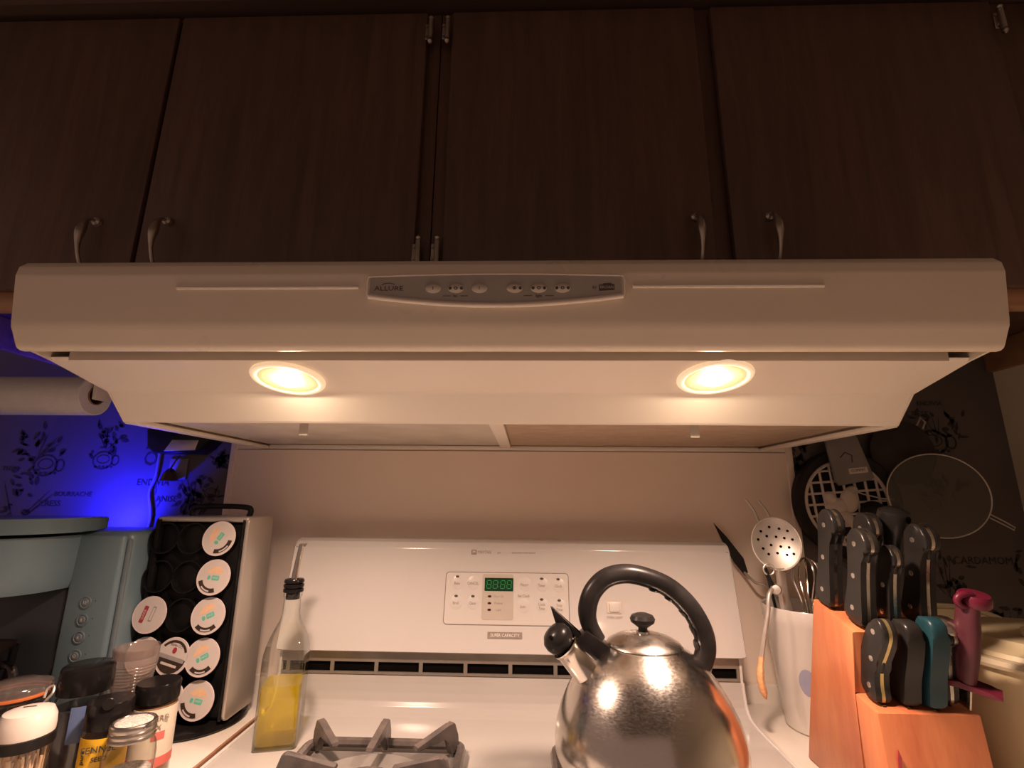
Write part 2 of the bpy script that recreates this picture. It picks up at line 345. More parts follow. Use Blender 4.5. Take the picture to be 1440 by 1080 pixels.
# ================================================================== the setting
XR = 0.885; K = 0.899          # side wall, counter height
struct('floor', box(nb(), -2.2, XR, -3.0, 0.0, -0.05, 0.0), 'floor', 'brown vinyl kitchen floor below the stove', 'floor')
wall = struct('wall_back', box(nb(), -2.2, XR+0.1, 0.0, 0.1, 0.0, 2.4), 'wallpaper', 'herb and teapot patterned wallpaper wall behind the stove', 'wall')
struct('wall_right', box(nb(), XR, XR+0.1, -3.0, 0.0, 0.0, 2.4), 'paint', 'plain cream painted side wall right of the wallpaper', 'wall')
struct('ceiling', box(nb(), -2.2, XR, -3.0, 0.0, 2.4, 2.45), 'ceiling', 'dark ceiling above the kitchen cabinets', 'ceiling')
struct('trim_1', box(nb(), -2.2, XR, -0.352, 0.0, 1.896, 2.4), 'soffit', 'dark soffit board running along the cabinet tops', 'soffit')
ps = struct('trim_2', box(nb(), -0.503, 0.490, -0.004, 0.0, 0.86, 1.32), 'panel', 'smooth tan splash panel on wall behind stove', 'panel')
for x in (-0.509, 0.496):
    obj('edge_strip', box(nb(), x-0.006, x+0.006, -0.007, 0.0, 0.86, 1.32, 0.002), 'panel', ps)
obj('seam_strip', box(nb(), -0.503, 0.490, -0.0046, -0.004, 1.293, 1.2945), 'ink_soft', ps)

# ------------------------------------------------------------------ printed pattern of the wallpaper
def leafpoly(bm, x, z, L, wd, a):
    c, s = math.cos(a), math.sin(a)
    pts = [(0, 0), (L*.3, wd), (L*.7, wd*.8), (L, 0), (L*.7, -wd*.8), (L*.3, -wd)]
    bm.faces.new([bm.verts.new((x+p*c-q*s, -0.0006, z+p*s+q*c)) for p, q in pts])
def ringpoly(bm, x, z, rx, rz, t, n=20):
    A = [bm.verts.new((x+rx*math.cos(2*PI*k/n), -0.0006, z+rz*math.sin(2*PI*k/n))) for k in range(n)]
    B = [bm.verts.new((x+(rx-t)*math.cos(2*PI*k/n), -0.0006, z+(rz-t)*math.sin(2*PI*k/n))) for k in range(n)]
    for k in range(n): bm.faces.new((A[k], A[(k+1) % n], B[(k+1) % n], B[k]))
def plant_print(x, z, w_, h, k=26):
    bm = nb()
    for i in range(k):
        leafpoly(bm, x+random.uniform(-w_, w_)*.5, z+random.uniform(-h, h)*.5, random.uniform(.010, .020), random.uniform(.002, .0045), random.uniform(0, 2*PI))
    for i in range(4):
        a = random.uniform(.6, 2.5); leafpoly(bm, x, z-h*.5, h*.9, .0009, a)
    obj('plant_print', bm, 'print', wall)
def pot_print(x, z, s):
    bm = nb(); ringpoly(bm, x, z, s, s*.85, s*.13); ringpoly(bm, x, z+s*.1, s*.62, s*.42, s*.07)
    ringpoly(bm, x+s*1.15, z, s*.4, s*.5, s*.12); leafpoly(bm, x-s*.9, z+s*.1, s*.8, s*.15, 2.4)
    for d in (-.5, -.25, 0, .25, .5): leafpoly(bm, x+d*s*1.5, z-s*.62, s*.3, s*.10, 0.2)
    obj('teapot_print', bm, 'print', wall)
def word_print(s, x, z, size, rot=0.0, m='print'):
    T = Matrix.Translation((x, -0.0007, z)) @ Matrix.Rotation(rot, 4, 'Y') @ XZ
    text('word_print', s, size, T, m, wall)
for a in ((-.885, 1.305, .09, .06), (-.755, 1.315, .05, .05), (-.90, 1.205, .06, .10), (-.575, 1.225, .06, .06), (-.565, 1.19, .07, .05),
          (-.535, 1.275, .02, .02), (.519, 1.285, .026, .05), (.735, 1.09, .07, .07), (.895-.02, 1.10, .05, .07), (.765, 1.345, .10, .05), (.60, 1.10, .05, .06),
          (.75, 1.24, .08, .03), (.82, 1.02, .10, .05)):
    plant_print(*a)
for a in ((-.865, 1.262, .024), (-.757, 1.272, .020), (-.655, 1.30, .017), (.755, 1.315, .026), (.735, 1.21, .014), (.545, 1.10, .012), (-.545, 1.215, .011)):
    pot_print(*a)
for a in (('ENDIVIA', -.655, 1.232, .016), ('ANISE', -.625, 1.203, .015), ('CRESS', -.84, 1.193, .015), ('BOURRACHE', -.80, 1.21, .012),
          ('CRESS', .735, 1.365, .015), ('CARDAMOM', .80, 1.115, .017), ('ENDIVIA', .76, 1.385, .012), ('ANISE', .70, 1.262, .014), ('THYM', -.93, 1.255, .012)):
    word_print(*a)
word_print('MO', -.668, 1.29, .036, PI/2)
bm = nb()
for d in range(6): leafpoly(bm, -.645+.004*math.sin(d), 1.165+d*.011, .014, .0016, 1.2+.5*math.sin(d*1.7))
obj('vine_print', bm, 'print', wall)

# ================================================================== upper cabinets
def bail_pull(parent, x):
    bm = nb()
    p = cr([(x, -.3385, 1.5540), (x, -.349, 1.552), (x, -.3565, 1.541), (x, -.3595, 1.522), (x, -.3565, 1.503), (x, -.349, 1.489), (x, -.3385, 1.4870)], 5)
    n = len(p); rr = [.0022 + .0034*math.exp(-((i/(n-1)-.42)/.13)**2) for i in range(n)]
    tube(bm, p, rr, 10)
    for z in (1.5540, 1.4870): lathe(bm, [(0, 0), (.0062, 0), (.0055, .004), (.003, .006), (0, .006)], 14, axis_to((x, -.3387, z), (0, -1, 0)))
    obj('handle', bm, 'pewter', parent)
def hinge(parent, x, z, y=-.3397):
    bm = nb()
    tube(bm, [(x, y-.003, z-.016), (x, y-.003, z+.016)], .0034, 10)
    for s in (-1, 1): lathe(bm, [(0, 0), (.003, .001), (.0038, .004), (.002, .007), (0, .009)], 10, axis_to((x, y-.003, z+s*.016), (0, 0, s)))
    box(bm, x-.008, x+.002, y-.0005, y+.001, z-.013, z+.013, .0004, 1)
    tube(bm, [(x-.006, y-.0008, z-.008), (x-.006, y-.0024, z-.008)], .0018, 8); tube(bm, [(x-.006, y-.0008, z+.008), (x-.006, y-.0024, z+.008)], .0018, 8)
    obj('hinge', bm, 'pewter', parent)
def cabinet(x0, x1, doors, stiles, label):
    t = thing('wall_cabinet', label, 'cabinet', ((x0+x1)/2, -.16, 1.44))
    bm = nb(); box(bm, x0, x1, -.308, -.002, 1.495, 1.893); obj('carcass', bm, 'cabinet', t)
    for x in (x0, x1):
        obj('side_panel', box(nb(), x+(.0 if x == x0 else -.012), x+(.012 if x == x0 else 0), -.306, -.002, 1.443, 1.4945, .001), 'cabinet_edge_lit', t)
    for a, b in stiles: obj('stile', box(nb(), a, b, -.327, -.3085, 1.441, 1.893, .0015), 'cabinet_frame', t)
    obj('bottom_rail', box(nb(), x0, x1, -.3275, -.3085, 1.440, 1.476, .002), 'cabinet_edge_lit', t)
    obj('top_rail', box(nb(), x0, x1, -.3268, -.309, 1.872, 1.893, .001), 'cabinet_frame', t)
    for a, b, hx, kx in doors:
        d = obj('door', box(nb(), a, b, -.3385, -.3278, 1.462, 1.884, .0025), 'cabinet', t)
        bail_pull(d, hx)
        if kx is not None:
            for z in (1.848, 1.507): hinge(d, kx, z)
cabinet(-.845, -.0945, [(-.83, -.4735, -.526, None), (-.4680, -.112, -.433, -.106)], [(-.845, -.825), (-.112-.008, -.0945)],
        'dark oak wall cabinet left of the central hinge stile, above the hood')
cabinet(-.0935, XR-.001, [(-.077, .262, .238, -.0825), (.284, .664, .329, .670)], [(-.0935, -.069), (.256, .29), (.656, XR-.001)],
        'dark oak wall cabinet between central hinge stile and cream side wall')

# ================================================================== range hood
hz = 1.2963
hood = thing('range_hood', 'cream enamel range hood with two lit lamps under dark cabinets', 'range hood', (0, 0, hz), (0, -0.0061, 0))
H = .457
obj('canopy', sheet(nb(), [(-.004, 1.4325), (-.43, 1.4325), (-.4560, 1.4318), (-.4660, 1.4290), (-.4718, 1.4225), (-.4730, 1.4140), (-.4668, 1.3700), (-.4658, 1.3655), (-.4638, 1.3620), (-.4582, 1.3505), (-.4568, 1.3485), (-.4545, 1.3475), (-.4510, 1.3475), (-.4492, 1.3500), (-.4488, 1.3580)], -.0018, -H, H), 'hood', hood)
side = [(-.004, hz), (-.321, hz), (-.351, 1.3273), (-.4243, 1.3440), (-.4500, 1.3480), (-.4562, 1.3495), (-.4640, 1.366), (-.4708, 1.414), (-.4690, 1.4215), (-.4640, 1.4270), (-.4550, 1.4295), (-.004, 1.4303)]
for s in (-1, 1):
    obj('side_panel', prism(nb(), side, s*(H-.0032), s*(H-.0005), YZ), 'hood', hood)
    obj('bottom_rail', box(nb(), s*.441, s*.4565, -.320, -.004, hz-.0015, hz+.004, .001), 'hood_panel', hood)
obj('recess_strip', box(nb(), -.432, .432, -.4300, -.4280, 1.3430, 1.3640), 'hood', hood)
obj('recess_top', box(nb(), -.4535, .4535, -.4450, -.4200, 1.3640, 1.3660), 'dark', hood)
obj('lamp_panel', sheet(nb(), [(-.4275, 1.3468), (-.4243, 1.3437), (-.353, 1.3277), (-.350, 1.3262), (-.323, 1.2978), (-.320, 1.2962), (-.316, 1.2975), (-.314, 1.306)], .0016, -.4535, .4535), 'hood_panel', hood)
obj('back_rail', box(nb(), -.4410, .4410, -.012, -.003, hz-.001, hz+.006, .001), 'hood_panel', hood)
obj('filter_divider', box(nb(), -.017, .001, -.313, -.0125, hz+.0015, hz+.010, .001), 'hood_panel', hood)
for a, b, m, tx in ((-.4400, -.0175, 'filter_pale', -.246), (.0015, .4400, 'filter_mesh', .232)):
    f = obj('grease_filter', box(nb(), a, b, -.312, -.013, hz+.0065, hz+.013, .001), m, hood)
    obj('pull_tab', box(nb(), tx-.0055, tx+.0055, -.2990, -.2972, hz-.0120, hz+.0064, .0006), 'filter_pale', f)
obj('roof_pan', box(nb(), -.4530, .4530, -.3125, -.013, hz+.0140, hz+.0160), 'hood', hood)
# lamps: rim, lens and bulb, with the light that they give
LN = Vector((0, -.2189, -.9757))
for lx, ly in ((-.2262, -.3885), (.2238, -.3935)):
    lz = 1.3437 + (ly+.4243)*(-.0164/.0733)
    c = Vector((lx, ly, lz)) + LN*.0006
    T = axis_to(c, LN)
    la = obj('lamp', lathe(nb(), [(.0305, 0), (.0375, 0), (.0380, .0015), (.0365, .0035), (.0330, .0040), (.0305, .0030)], 40, T), 'lens_rim', hood)
    obj('lens', lathe(nb(), [(.0325, .0018), (.028, .0026), (.022, .0020), (.016, .0030), (0, .0034)], 40, T), 'lens', la)
    obj('bulb', lathe(nb(), [(.0125, .0036), (.0105, .0062), (.006, .0078), (0, .0082)], 24, T), 'bulb', la)
    L = bpy.data.lights.new('hood_lamp_light', 'AREA'); L.shape = 'DISK'; L.size = 0.05; L.energy = LAMP_W; L.color = LAMP_COL; L.spread = R(156)
    lo = bpy.data.objects.new('hood_lamp_light', L); C.objects.link(lo)
    lo.matrix_world = axis_to(c + LN*.0095, -LN)
# badge and its buttons
FB = (0, -.1720, .985)
BM = frame((0, -.4700, 1.390), (1, 0, 0), FB)     # (x, up, out)
def bz(z): return z-1.390
top = [(-.1165+.233*i/12, .0205 + .0022*math.sin(PI*i/12)) for i in range(13)]
bot = [(-.1165+.233*i/16, .0015 - .0085*math.sin(PI*i/16)**.9) for i in range(17)]
outl = [(-.1175, .005), (-.1178, .016)] + top[0:] + [(.1178, .016), (.1175, .005)] + bot[::-1]
cp = obj('control_panel', prism(nb(), outl, -.004, .0045, BM, .0012), 'button', hood)
ins = [(x*.985, .0190 + .0022*math.sin(PI*i/12)) for i, (x, z) in enumerate(top)] + [(.1155, .006)] + [(x*.985, z+.0036) for x, z in bot[::-1]] + [(-.1155, .006)]
obj('face_plate', prism(nb(), ins, .0046, .0050, BM), 'badge_grey', cp)
obj('rim_bead', tube(nb(), [BM @ Vector((x, z, .0042)) for x, z in outl], .0010, 8, closed=True), 'hood_panel', cp)
lip = [BM @ Vector((x, z+.0008, .0040)) for x, z in bot]
obj('lower_lip', tube(nb(), lip, .0024, 10), 'hood_panel', cp)
for i, bx in enumerate((-.0565, -.0355, -.0140, .0180, .0400, .0615)):
    T = BM @ Matrix.Translation((bx, .0090, .0050))
    b = obj('button', lathe(nb(), [(.0072, 0), (.0070, .0008), (.0050, .0016), (0, .0020)], 24, T, 1, .58), 'button', cp)
    if i in (0, 2, 3): obj('button_mark', box(nb(), -.0003, .0003, -.0015, .0015, .0020, .00215, T=T), 'ink', cp)
    if i in (1, 4, 5, 3):
        for sx in ((-1, 1) if i != 3 else (1,)):
            obj('indicator', lathe(nb(), [(.0016, .0006), (.0014, .0018), (0, .0020)], 10, T @ Matrix.Translation((sx*.0051, 0, 0))), 'ink', cp)
        obj('button_mark', lathe(nb(), [(.0019, .0014), (.0018, .0022), (.0010, .0022), (.0010, .0019)], 12, T, 1, .8), 'ink', cp)
def btext(s, x, z, size, sx=1.0, m='ink'): text('badge_text', s, size, BM @ Matrix.Translation((x, z, .0052)), m, cp, sx=sx)
btext('ALLURE', -.0975, .0092, .0062, 1.25); btext('fan', -.0360, .0022, .0034); btext('light', .0400, .0020, .0036); btext('by', .0905, .0098, .0042)
sw = [BM @ Vector((-.104+.012*i/8, .0128+.0014*math.sin(PI*i/8), .0051)) for i in range(9)]
obj('badge_swoosh', tube(nb(), sw, .0003, 6), 'ink', cp)
for a, b in ((-.0475, -.0405), (-.0315, -.0245), (.0265, .0340), (.0460, .0535)):
    obj('badge_line', box(nb(), a, b, .0020, .0025, .0050, .00525, T=BM), 'ink', cp)
obj('logo_plate', prism(nb(), [(.0945, .0065), (.1085, .0072), (.1085, .0125), (.1060, .0128), (.1055, .0138), (.0985, .0134), (.0980, .0124), (.0945, .0120)], .0050, .00525, BM), 'ink', cp)
text('badge_text', 'BROAN', .0036, BM @ Matrix.Translation((.1015, .0098, .0054)), 'badge_light', cp)
for a, b in ((-.299, -.1265), (.1255, .297)):
    obj('raised_bead', tube(nb(), [(a, -.4733, 1.4010), (b, -.4733, 1.4010)], .0017, 8), 'hood_panel', hood)

# ================================================================== counters
for x0, x1, ex, lab in ((-1.6, -.360, -.360, 'cream laminate counter under coffee maker and spice jars'), (.351, XR-.001, .351, 'cream laminate counter under utensil crock and knife block')):
    t = thing('countertop', lab, 'counter', ((x0+x1)/2, -.3, K-.04))
    a, b = (x0, ex-.0035) if x0 < -1 else (ex+.0035, x1)
    obj('worktop', box(nb(), a, b, -.635, -.0185, K-.04, K, .001), 'counter', t)
    obj('upstand', box(nb(), a if a < 0 else a, b, -.0180, -.0075, K-.04, K+.026, .002), 'counter', t)
    obj('edge_band', box(nb(), min(ex, a if a > 0 else b), max(ex, a if a > 0 else b), -.635, -.0185, K-.04, K-.0005, .0006), 'edge_band', t)

# ================================================================== range
RX0, RX1 = -.3440, .3475
rng = thing('gas_range', 'cream gas stove with raised control backguard and green display', 'stove', (0, -.32, 0))
obj('body', box(nb(), RX0+.004, RX1-.004, -.60, -.020, .0, .885, .004), 'enamel', rng)
deck = [(-.640, .882), (-.640, .896), (-.632, .903), (-.615, .9055), (-.150, .9055), (-.132, .9058), (-.117, .9068), (-.106, .9092), (-.099, .9135), (-.0945, .9200), (-.0915, .9300), (-.0895, .9410), (-.0885, .9505), (-.0800, .9515)]
obj('cooktop', sheet(nb(), deck, -.004, RX0, RX1), 'deck', rng, ang=60)
for x in (RX0+.0015, RX1-.0015):
    obj('edge_trim', tube(nb(), [(x, y, z+.0006) for y, z in deck[2:-1]], .0022, 8), 'enamel', rng)
# vent grille: frame bars and dark cavity
bm = nb()
box(bm, RX0+.004, RX1-.004, -.0872, -.0845, .9520, .9555); box(bm, RX0+.004, RX1-.004, -.0872, -.0845, .9690, .9845)
pitch = .0672; xs = -.3300
while xs < RX1:
    box(bm, xs-.0028, xs+.0028, -.0872, -.0845, .9555, .9690); xs += pitch
obj('vent_grille', bm, 'grey_trim', rng)
obj('vent_cavity', box(nb(), RX0+.005, RX1-.005, -.0830, -.0600, .9530, .9850), 'dark', rng)
for x in (RX0+.002, RX1-.002):
    obj('riser_end', box(nb(), x-.0018, x+.0018, -.0880, -.020, .886, .9860, .0005), 'enamel', rng)
prof = [(-.0995, .9870), (-.0975, .9855), (-.0960, .9855), (-.060, .9860), (-.010, .9860), (-.010, 1.120), (-.014, 1.134), (-.024, 1.1415), (-.042, 1.1450), (-.0570, 1.1440), (-.0660, 1.1400), (-.0715, 1.1310)]
bgo = obj('backguard', prism(nb(), tight(prof, .0012, True), RX0, RX1+.001, YZ, .006, 3), 'enamel', rng)
for s, x in ((-1, RX0), (1, RX1+.001)):
    obj('end_cap', prism(nb(), [(y*.985-.0006, 1.065+(z-1.065)*.985) for y, z in prof], x, x+s*.0028, YZ, .0010, 1), 'enamel', rng)
# backguard face frame: (x, up, out)
fa = Vector((0, .0280, .1440)).normalized(); G0 = (0, -.0995, .9870)
GM = frame(G0, (1, 0, 0), fa)
def gz(z): return (z-.987)/fa.z
kp = obj('keypad', prism(nb(), rrect(-.0960, .0945, gz(1.0245), gz(1.0965), .005), -.001, .0007, GM), 'pad', rng)
rr = rrect(-.0962, .0947, gz(1.0243), gz(1.0967), .005)
obj('keypad_border', tube(nb(), [GM @ Vector((a, b, .0005)) for a, b in rr], .0006, 6, closed=True), 'ink_soft', kp)
obj('display_surround', prism(nb(), rrect(-.0388, .0095, gz(1.0310), gz(1.0945), .003), .0007, .0012, GM), 'badge_light', kp)
dsp = obj('display', prism(nb(), rrect(-.0352, .0092, gz(1.0705), gz(1.0890), .0008), .0012, .0018, GM), 'screen', kp)
bm = nb()
def seg7(bm, cx, cz, wd, h, t):
    for dx, dz, hor in ((0, h, 1), (0, 0, 1), (0, -h, 1), (-wd, h/2, 0), (wd, h/2, 0), (-wd, -h/2, 0), (wd, -h/2, 0)):
        a, b = (wd-t, t/2) if hor else (t/2, h/2-t*.7)
        sk = (dz)*.10
        box(bm, cx+dx+sk-a, cx+dx+sk+a, cz+dz-b, cz+dz+b, .0018, .0019, T=GM)
for cx in (-.0285, -.0185, -.0070, .0030): seg7(bm, cx, gz(1.0797), .0033, .0056, .0007)
for dz in (-.003, .003): box(bm, -.0133, -.0125, gz(1.0797)+dz-.0004, gz(1.0797)+dz+.0004, .0018, .0019, T=GM)
obj('display_digits', bm, 'segment', dsp)
def gtext(s, x, z, size, m='ink_soft', sx=.85, o=.0010, p=None): text('label_text', s, size, GM @ Matrix.Translation((x, gz(z), o)), m, p or kp, ext=.00005, sx=sx)
for z, s in ((1.0630, 'Oven On'), (1.0535, 'Preheat'), (1.0445, 'Lock')):
    obj('indicator', lathe(nb(), [(.0030, .0012), (.0026, .0020), (0, .0022)], 14, GM @ Matrix.Translation((-.0270, gz(z), 0)), 1, .55), 'led_red', kp)
    gtext(s, -.0130, z, .0050, o=.0013)
for x, z, s, led in ((-.0785, 1.0805, 'Bake', 1), (-.0535, 1.0805, 'CANCEL', 0), (-.0790, 1.0530, 'Broil', 1), (-.0530, 1.0530, 'Clean', 1), (.0265, 1.0795, 'More+', 0),
                     (.0245, 1.0495, 'Less-', 0), (.0535, 1.0790, 'Timer', 1), (.0790, 1.0785, 'Clock', 1), (.0530, 1.0500, 'Cook\nTime', 1), (.0800, 1.0490, 'Stop\nTime', 1)):
    k_ = obj('key', lathe(nb(), [(.0098, .0006), (.0092, .00085), (0, .00095)], 24, GM @ Matrix.Translation((x+.001, gz(z)+.001, 0)), 1, 1.1), 'pad', kp)
    gtext(s, x, z, .0060, o=.0011, sx=.78)
    if led: obj('indicator', lathe(nb(), [(.0029, .0008), (.0026, .0018), (0, .0020)], 14, GM @ Matrix.Translation((x, gz(z)+.0100, 0)), 1, .62), 'ink', kp)
gtext('Set Clock', .0255, 1.0640, .0056)
b = obj('logo_plate', prism(nb(), rrect(-.0585, -.0500, gz(1.1225), gz(1.1300), .001), -.0005, .0004, GM), 'grey_trim', rng)
gtext('M', -.0542, 1.1262, .0062, 'white_ink', 1.0, .0005, b)
gtext('MAYTAG', -.0370, 1.1262, .0066, p=b, o=.0003, sx=.8); gtext('gas', -.0140, 1.1262, .0050, p=b, o=.0003); gtext('electronic oven control', .0250, 1.1262, .0046, p=b, o=.0003)
b = obj('capacity_badge', prism(nb(), rrect(-.0285, .0235, gz(1.0060), gz(1.0150), .0006), -.0005, .0006, GM), 'ink_soft', rng)
gtext('SUPER CAPACITY', -.0025, 1.0105, .0064, 'white_ink', .88, .0007, b)
b = obj('oven_light_switch', prism(nb(), rrect(.1520, .1740, gz(1.0425), gz(1.0580), .001), -.0005, .0014, GM, .0004), 'button', rng)
obj('rocker', prism(nb(), rrect(.1560, .1705, gz(1.0445), gz(1.0560), .001), .0014, .0034, GM, .0006), 'pad', b)
gtext('OVEN LIGHT', .1630, 1.0365, .0050, p=rng, o=.0003)
# burner bowls and burners
for bx in (-.1420, .1580):
    bm = nb(); box(bm, bx-.088, bx+.088, -.388, -.212, .9045, .9085, .003)
    bo = obj('burner_bowl', bm, 'bowl', rng)
    obj('bowl_dish', lathe(nb(), [(.078, .9087), (.070, .9140), (.050, .9110), (.034, .9095)], 40, Matrix.Translation((bx, -.300, 0))), 'bowl', bo)
    obj('burner', lathe(nb(), [(.030, .9090), (.032, .9160), (.031, .9195), (.020, .9215), (0, .9215)], 32, Matrix.Translation((bx, -.300, 0))), 'iron', bo)

# ------------------------------------------------------------------ grates
def grate(cx, cy, label):
    t = thing('burner_grate', label, 'grate', (cx, cy, .9085), group='stove grates')
    h = .0935
    bm = nb(); L = [(-h, -h), (h, -h), (h, h), (-h, h)]
    path = [(cx+a, cy+b, .9150) for a, b in rrect(-h, h, -h, h, .016, 4)]
    tube(bm, path, .0058, 8, closed=True, flat=.95); obj('frame', bm, 'iron', t)
    def finger(x, y, dx, dy, ln):
        d = Vector((dx, dy, 0)).normalized(); T = frame((cx+x, cy+y, .9100), (d.x, d.y, 0), (0, 0, 1))
        p = [(-.005, .002), (-.003, .020), (.002, .0330), (.006, .0350), (.011, .0325), (ln, .0235), (ln+.001, .0205), (ln-.002, .0180), (.017, .0215), (.011, .0160), (.008, .002)]
        obj('finger', prism(nb(), p, -.0042, .0042, T, .0012), 'iron', t)
    q = .0905
    for x, y, dx, dy, ln in ((-q+.006, q-.006, 1, -1.0, .050), (0, q, -.12, -1, .052), (q-.006, q-.006, -1, -1, .056), (-q, 0, 1, .05, .060), (q, 0, -1, .05, .060),
                             (-q+.006, -q+.006, 1, 1, .05), (0, -q, 0, 1, .052), (q-.006, -q+.006, -1, 1, .05)):
        finger(x, y, dx, dy, ln)
    for a, b in L:
        obj('foot', box(nb(), cx+a*.93-.004, cx+a*.93+.004, cy+b*.93-.004, cy+b*.93+.004, .9086, .9130, .001), 'iron', t)
grate(-.1420, -.300, 'black grate with upright fingers on left burner, nothing on it')
grate(.1580, -.300, 'black burner grate under the steel kettle')

# ================================================================== kettle
kx, ky = .1560, -.3100
ket = thing('kettle', 'scratched stainless steel whistling kettle with black arched handle', 'kettle', (kx, ky, .9435))
TK = Matrix.Translation((kx, ky, 0))
obj('body', lathe(nb(), [(0, .9440), (.072, .9440), (.084, .9452), (.0915, .9490), (.0958, .9580), (.0965, .9690), (.0945, .9830), (.0900, .9980), (.0825, 1.0140), (.0730, 1.0290), (.0620, 1.0420), (.0500, 1.0525), (.0420, 1.0575), (.0405, 1.0590), (.0395, 1.0570), (0, 1.0560)], 64, TK), 'steel', ket, ang=50)
lid = obj('lid', lathe(nb(), [(.0392, 1.0580), (.0398, 1.0600), (.0385, 1.0620), (.0300, 1.0665), (.018, 1.0700), (0, 1.0712)], 48, TK), 'steel_lid', ket)
obj('knob', lathe(nb(), [(.0050, 1.0708), (.0048, 1.0760), (.0075, 1.0780), (.0125, 1.0815), (.0135, 1.0850), (.0115, 1.0885), (.0060, 1.0905), (0, 1.0908)], 32, TK), 'black', lid)
obj('knob_collar', lathe(nb(), [(.0070, 1.0705), (.0068, 1.0728), (.0052, 1.0735)], 24, TK), 'chrome', lid)
sd = Vector((-.046, -.010, .047)).normalized(); s0 = Vector((.1060, -.3180, 1.0240))
obj('spout', lathe(nb(), [(.0225, -.006), (.0215, .003), (.0200, .007), (.0172, .010), (.0150, .034), (.0138, .048), (.0150, .050), (.0150, .052)], 32, axis_to(s0, sd)), 'chrome', ket)
wp = s0 + sd*.0575
wh = obj('whistle', lathe(nb(), [(.0120, -.0050), (.0148, -.0010), (.0160, .0045), (.0150, .0105), (.0105, .0155), (0, .0178)], 32, axis_to(wp, sd)), 'black', ket)
obj('whistle_hole', lathe(nb(), [(.0022, 0), (0, .0002)], 10, axis_to(wp + sd*.0045 + Vector((-.0085, -.0130, .0045)), (-.5, -.82, .25))), 'dark', wh)
# lever and bracket lie in the plane of spout and handle
KP = frame((0, ky, 0), (1, 0, 0), (0, 0, 1))
obj('lever', prism(nb(), [(.0560, 1.0960), (.0590, 1.0950), (.0870, 1.0700), (.0960, 1.0670), (.0930, 1.0630), (.0820, 1.0650), (.0690, 1.0720), (.0615, 1.0790)], -.0030, .0080, KP, .0012), 'black_gloss', ket)
obj('bracket', prism(nb(), [(.0760, 1.0600), (.0940, 1.0745), (.1185, 1.0590), (.1130, 1.0490), (.0980, 1.0430)], -.0110, .0140, KP, .0016), 'black_gloss', ket)
hp = cr([(.1080, ky, 1.0620), (.0985, ky, 1.0780), (.0965, ky, 1.0940), (.1030, ky, 1.1120), (.1180, ky, 1.1260), (.1400, ky, 1.1310), (.1650, ky, 1.1265), (.1880, ky, 1.1160), (.2080, ky, 1.0970), (.2200, ky, 1.0740), (.2215, ky, 1.0540), (.2140, ky, 1.0350)], 6)
n = len(hp); hr = [(.0080 + .0024*min(1, i/12)) if i < 36 else .0104+.0006*math.sin((i-36)/10) for i in range(n)]
hd = obj('handle', tube(nb(), hp, hr, 16), 'black', ket)
for k in range(5):
    p = hp[38+5*k]; q = Vector((kx+.005, ky, 1.05)) - p; q.normalize()
    obj('grip_bump', lathe(nb(), [(.0075, 0), (.006, .0018), (0, .0026)], 12, axis_to(p + q*.0094, q)), 'black', hd)
obj('handle_strap', prism(nb(), [(.2200, 1.0540), (.2240, 1.0535), (.2235, 1.0250), (.2190, 1.0130), (.2165, 1.0180), (.2190, 1.0300)], -.0080, .0080, KP, .0006), 'chrome', ket)

# ================================================================== oil bottle
ox, oy, oz = -.2870, -.1900, .9059
bt = thing('oil_bottle', 'square glass bottle half full of yellow olive oil with steel pourer', 'bottle', (ox, oy, oz), (0, 0, R(14)))
def loft(bm, secs, n=6, caps=True):
    """sections (half width, corner radius, z): rounded squares joined up"""
    rings = []
    for h, r, z in secs: rings.append([bm.verts.new((a, b, z)) for a, b in rrect(-h, h, -h, h, r, n)])
    for a, b in zip(rings[:-1], rings[1:]):
        m = len(a)
        for k in range(m): bm.faces.new((a[k], a[(k+1) % m], b[(k+1) % m], b[k]))
    if caps: bm.faces.new(rings[0][::-1]); bm.faces.new(rings[-1])
    return bm
gl = obj('glass', loft(nb(), [(.0235, .003, .0), (.0255, .005, .003), (.0255, .006, .100), (.0250, .007, .108), (.0225, .010, .121), (.0185, .013, .132), (.0135, .0125, .143), (.0112, .0110, .152), (.0105, .0104, .172), (.0120, .0119, .174), (.0120, .0119, .178)], caps=False), 'glass_bottle', bt, local=True)
bm = nb(); loft(bm, [(.0233, .003, .0005), (.0233, .003, .0030)]); obj('glass_base', bm, 'glass_bottle', gl, local=True)
obj('oil', loft(nb(), [(.0215, .003, .0042), (.0232, .0045, .0065), (.0232, .0052, .0705)]), 'oil', bt, local=True)
st = obj('stopper', lathe(nb(), [(0, .170), (.0088, .170), (.0088, .178), (.0128, .179), (.0132, .181), (.0128, .1832), (.0100, .184), (.0128, .1850), (.0132, .187), (.0128, .1890), (.0100, .190), (.0128, .1910), (.0130, .193), (.0118, .1952), (.006, .1962), (0, .1962)], 28), 'black_gloss', bt, local=True)
obj('pour_spout', tube(nb(), [(0, 0, .194), (.0006, 0, .205), (.0030, -.001, .225), (.0050, -.002, .240)], [.0048, .0042, .0036, .0034], 14), 'chrome', st, local=True)
obj('spout_flap', box(nb(), .0030, .0120, -.0050, .0010, .2395, .2412, .0004, 1), 'chrome', st, local=True)
obj('spout_flap_pin', tube(nb(), [(.0095, -.005, .2385), (.0095, .001, .2385)], .0012, 8), 'chrome', st, local=True)

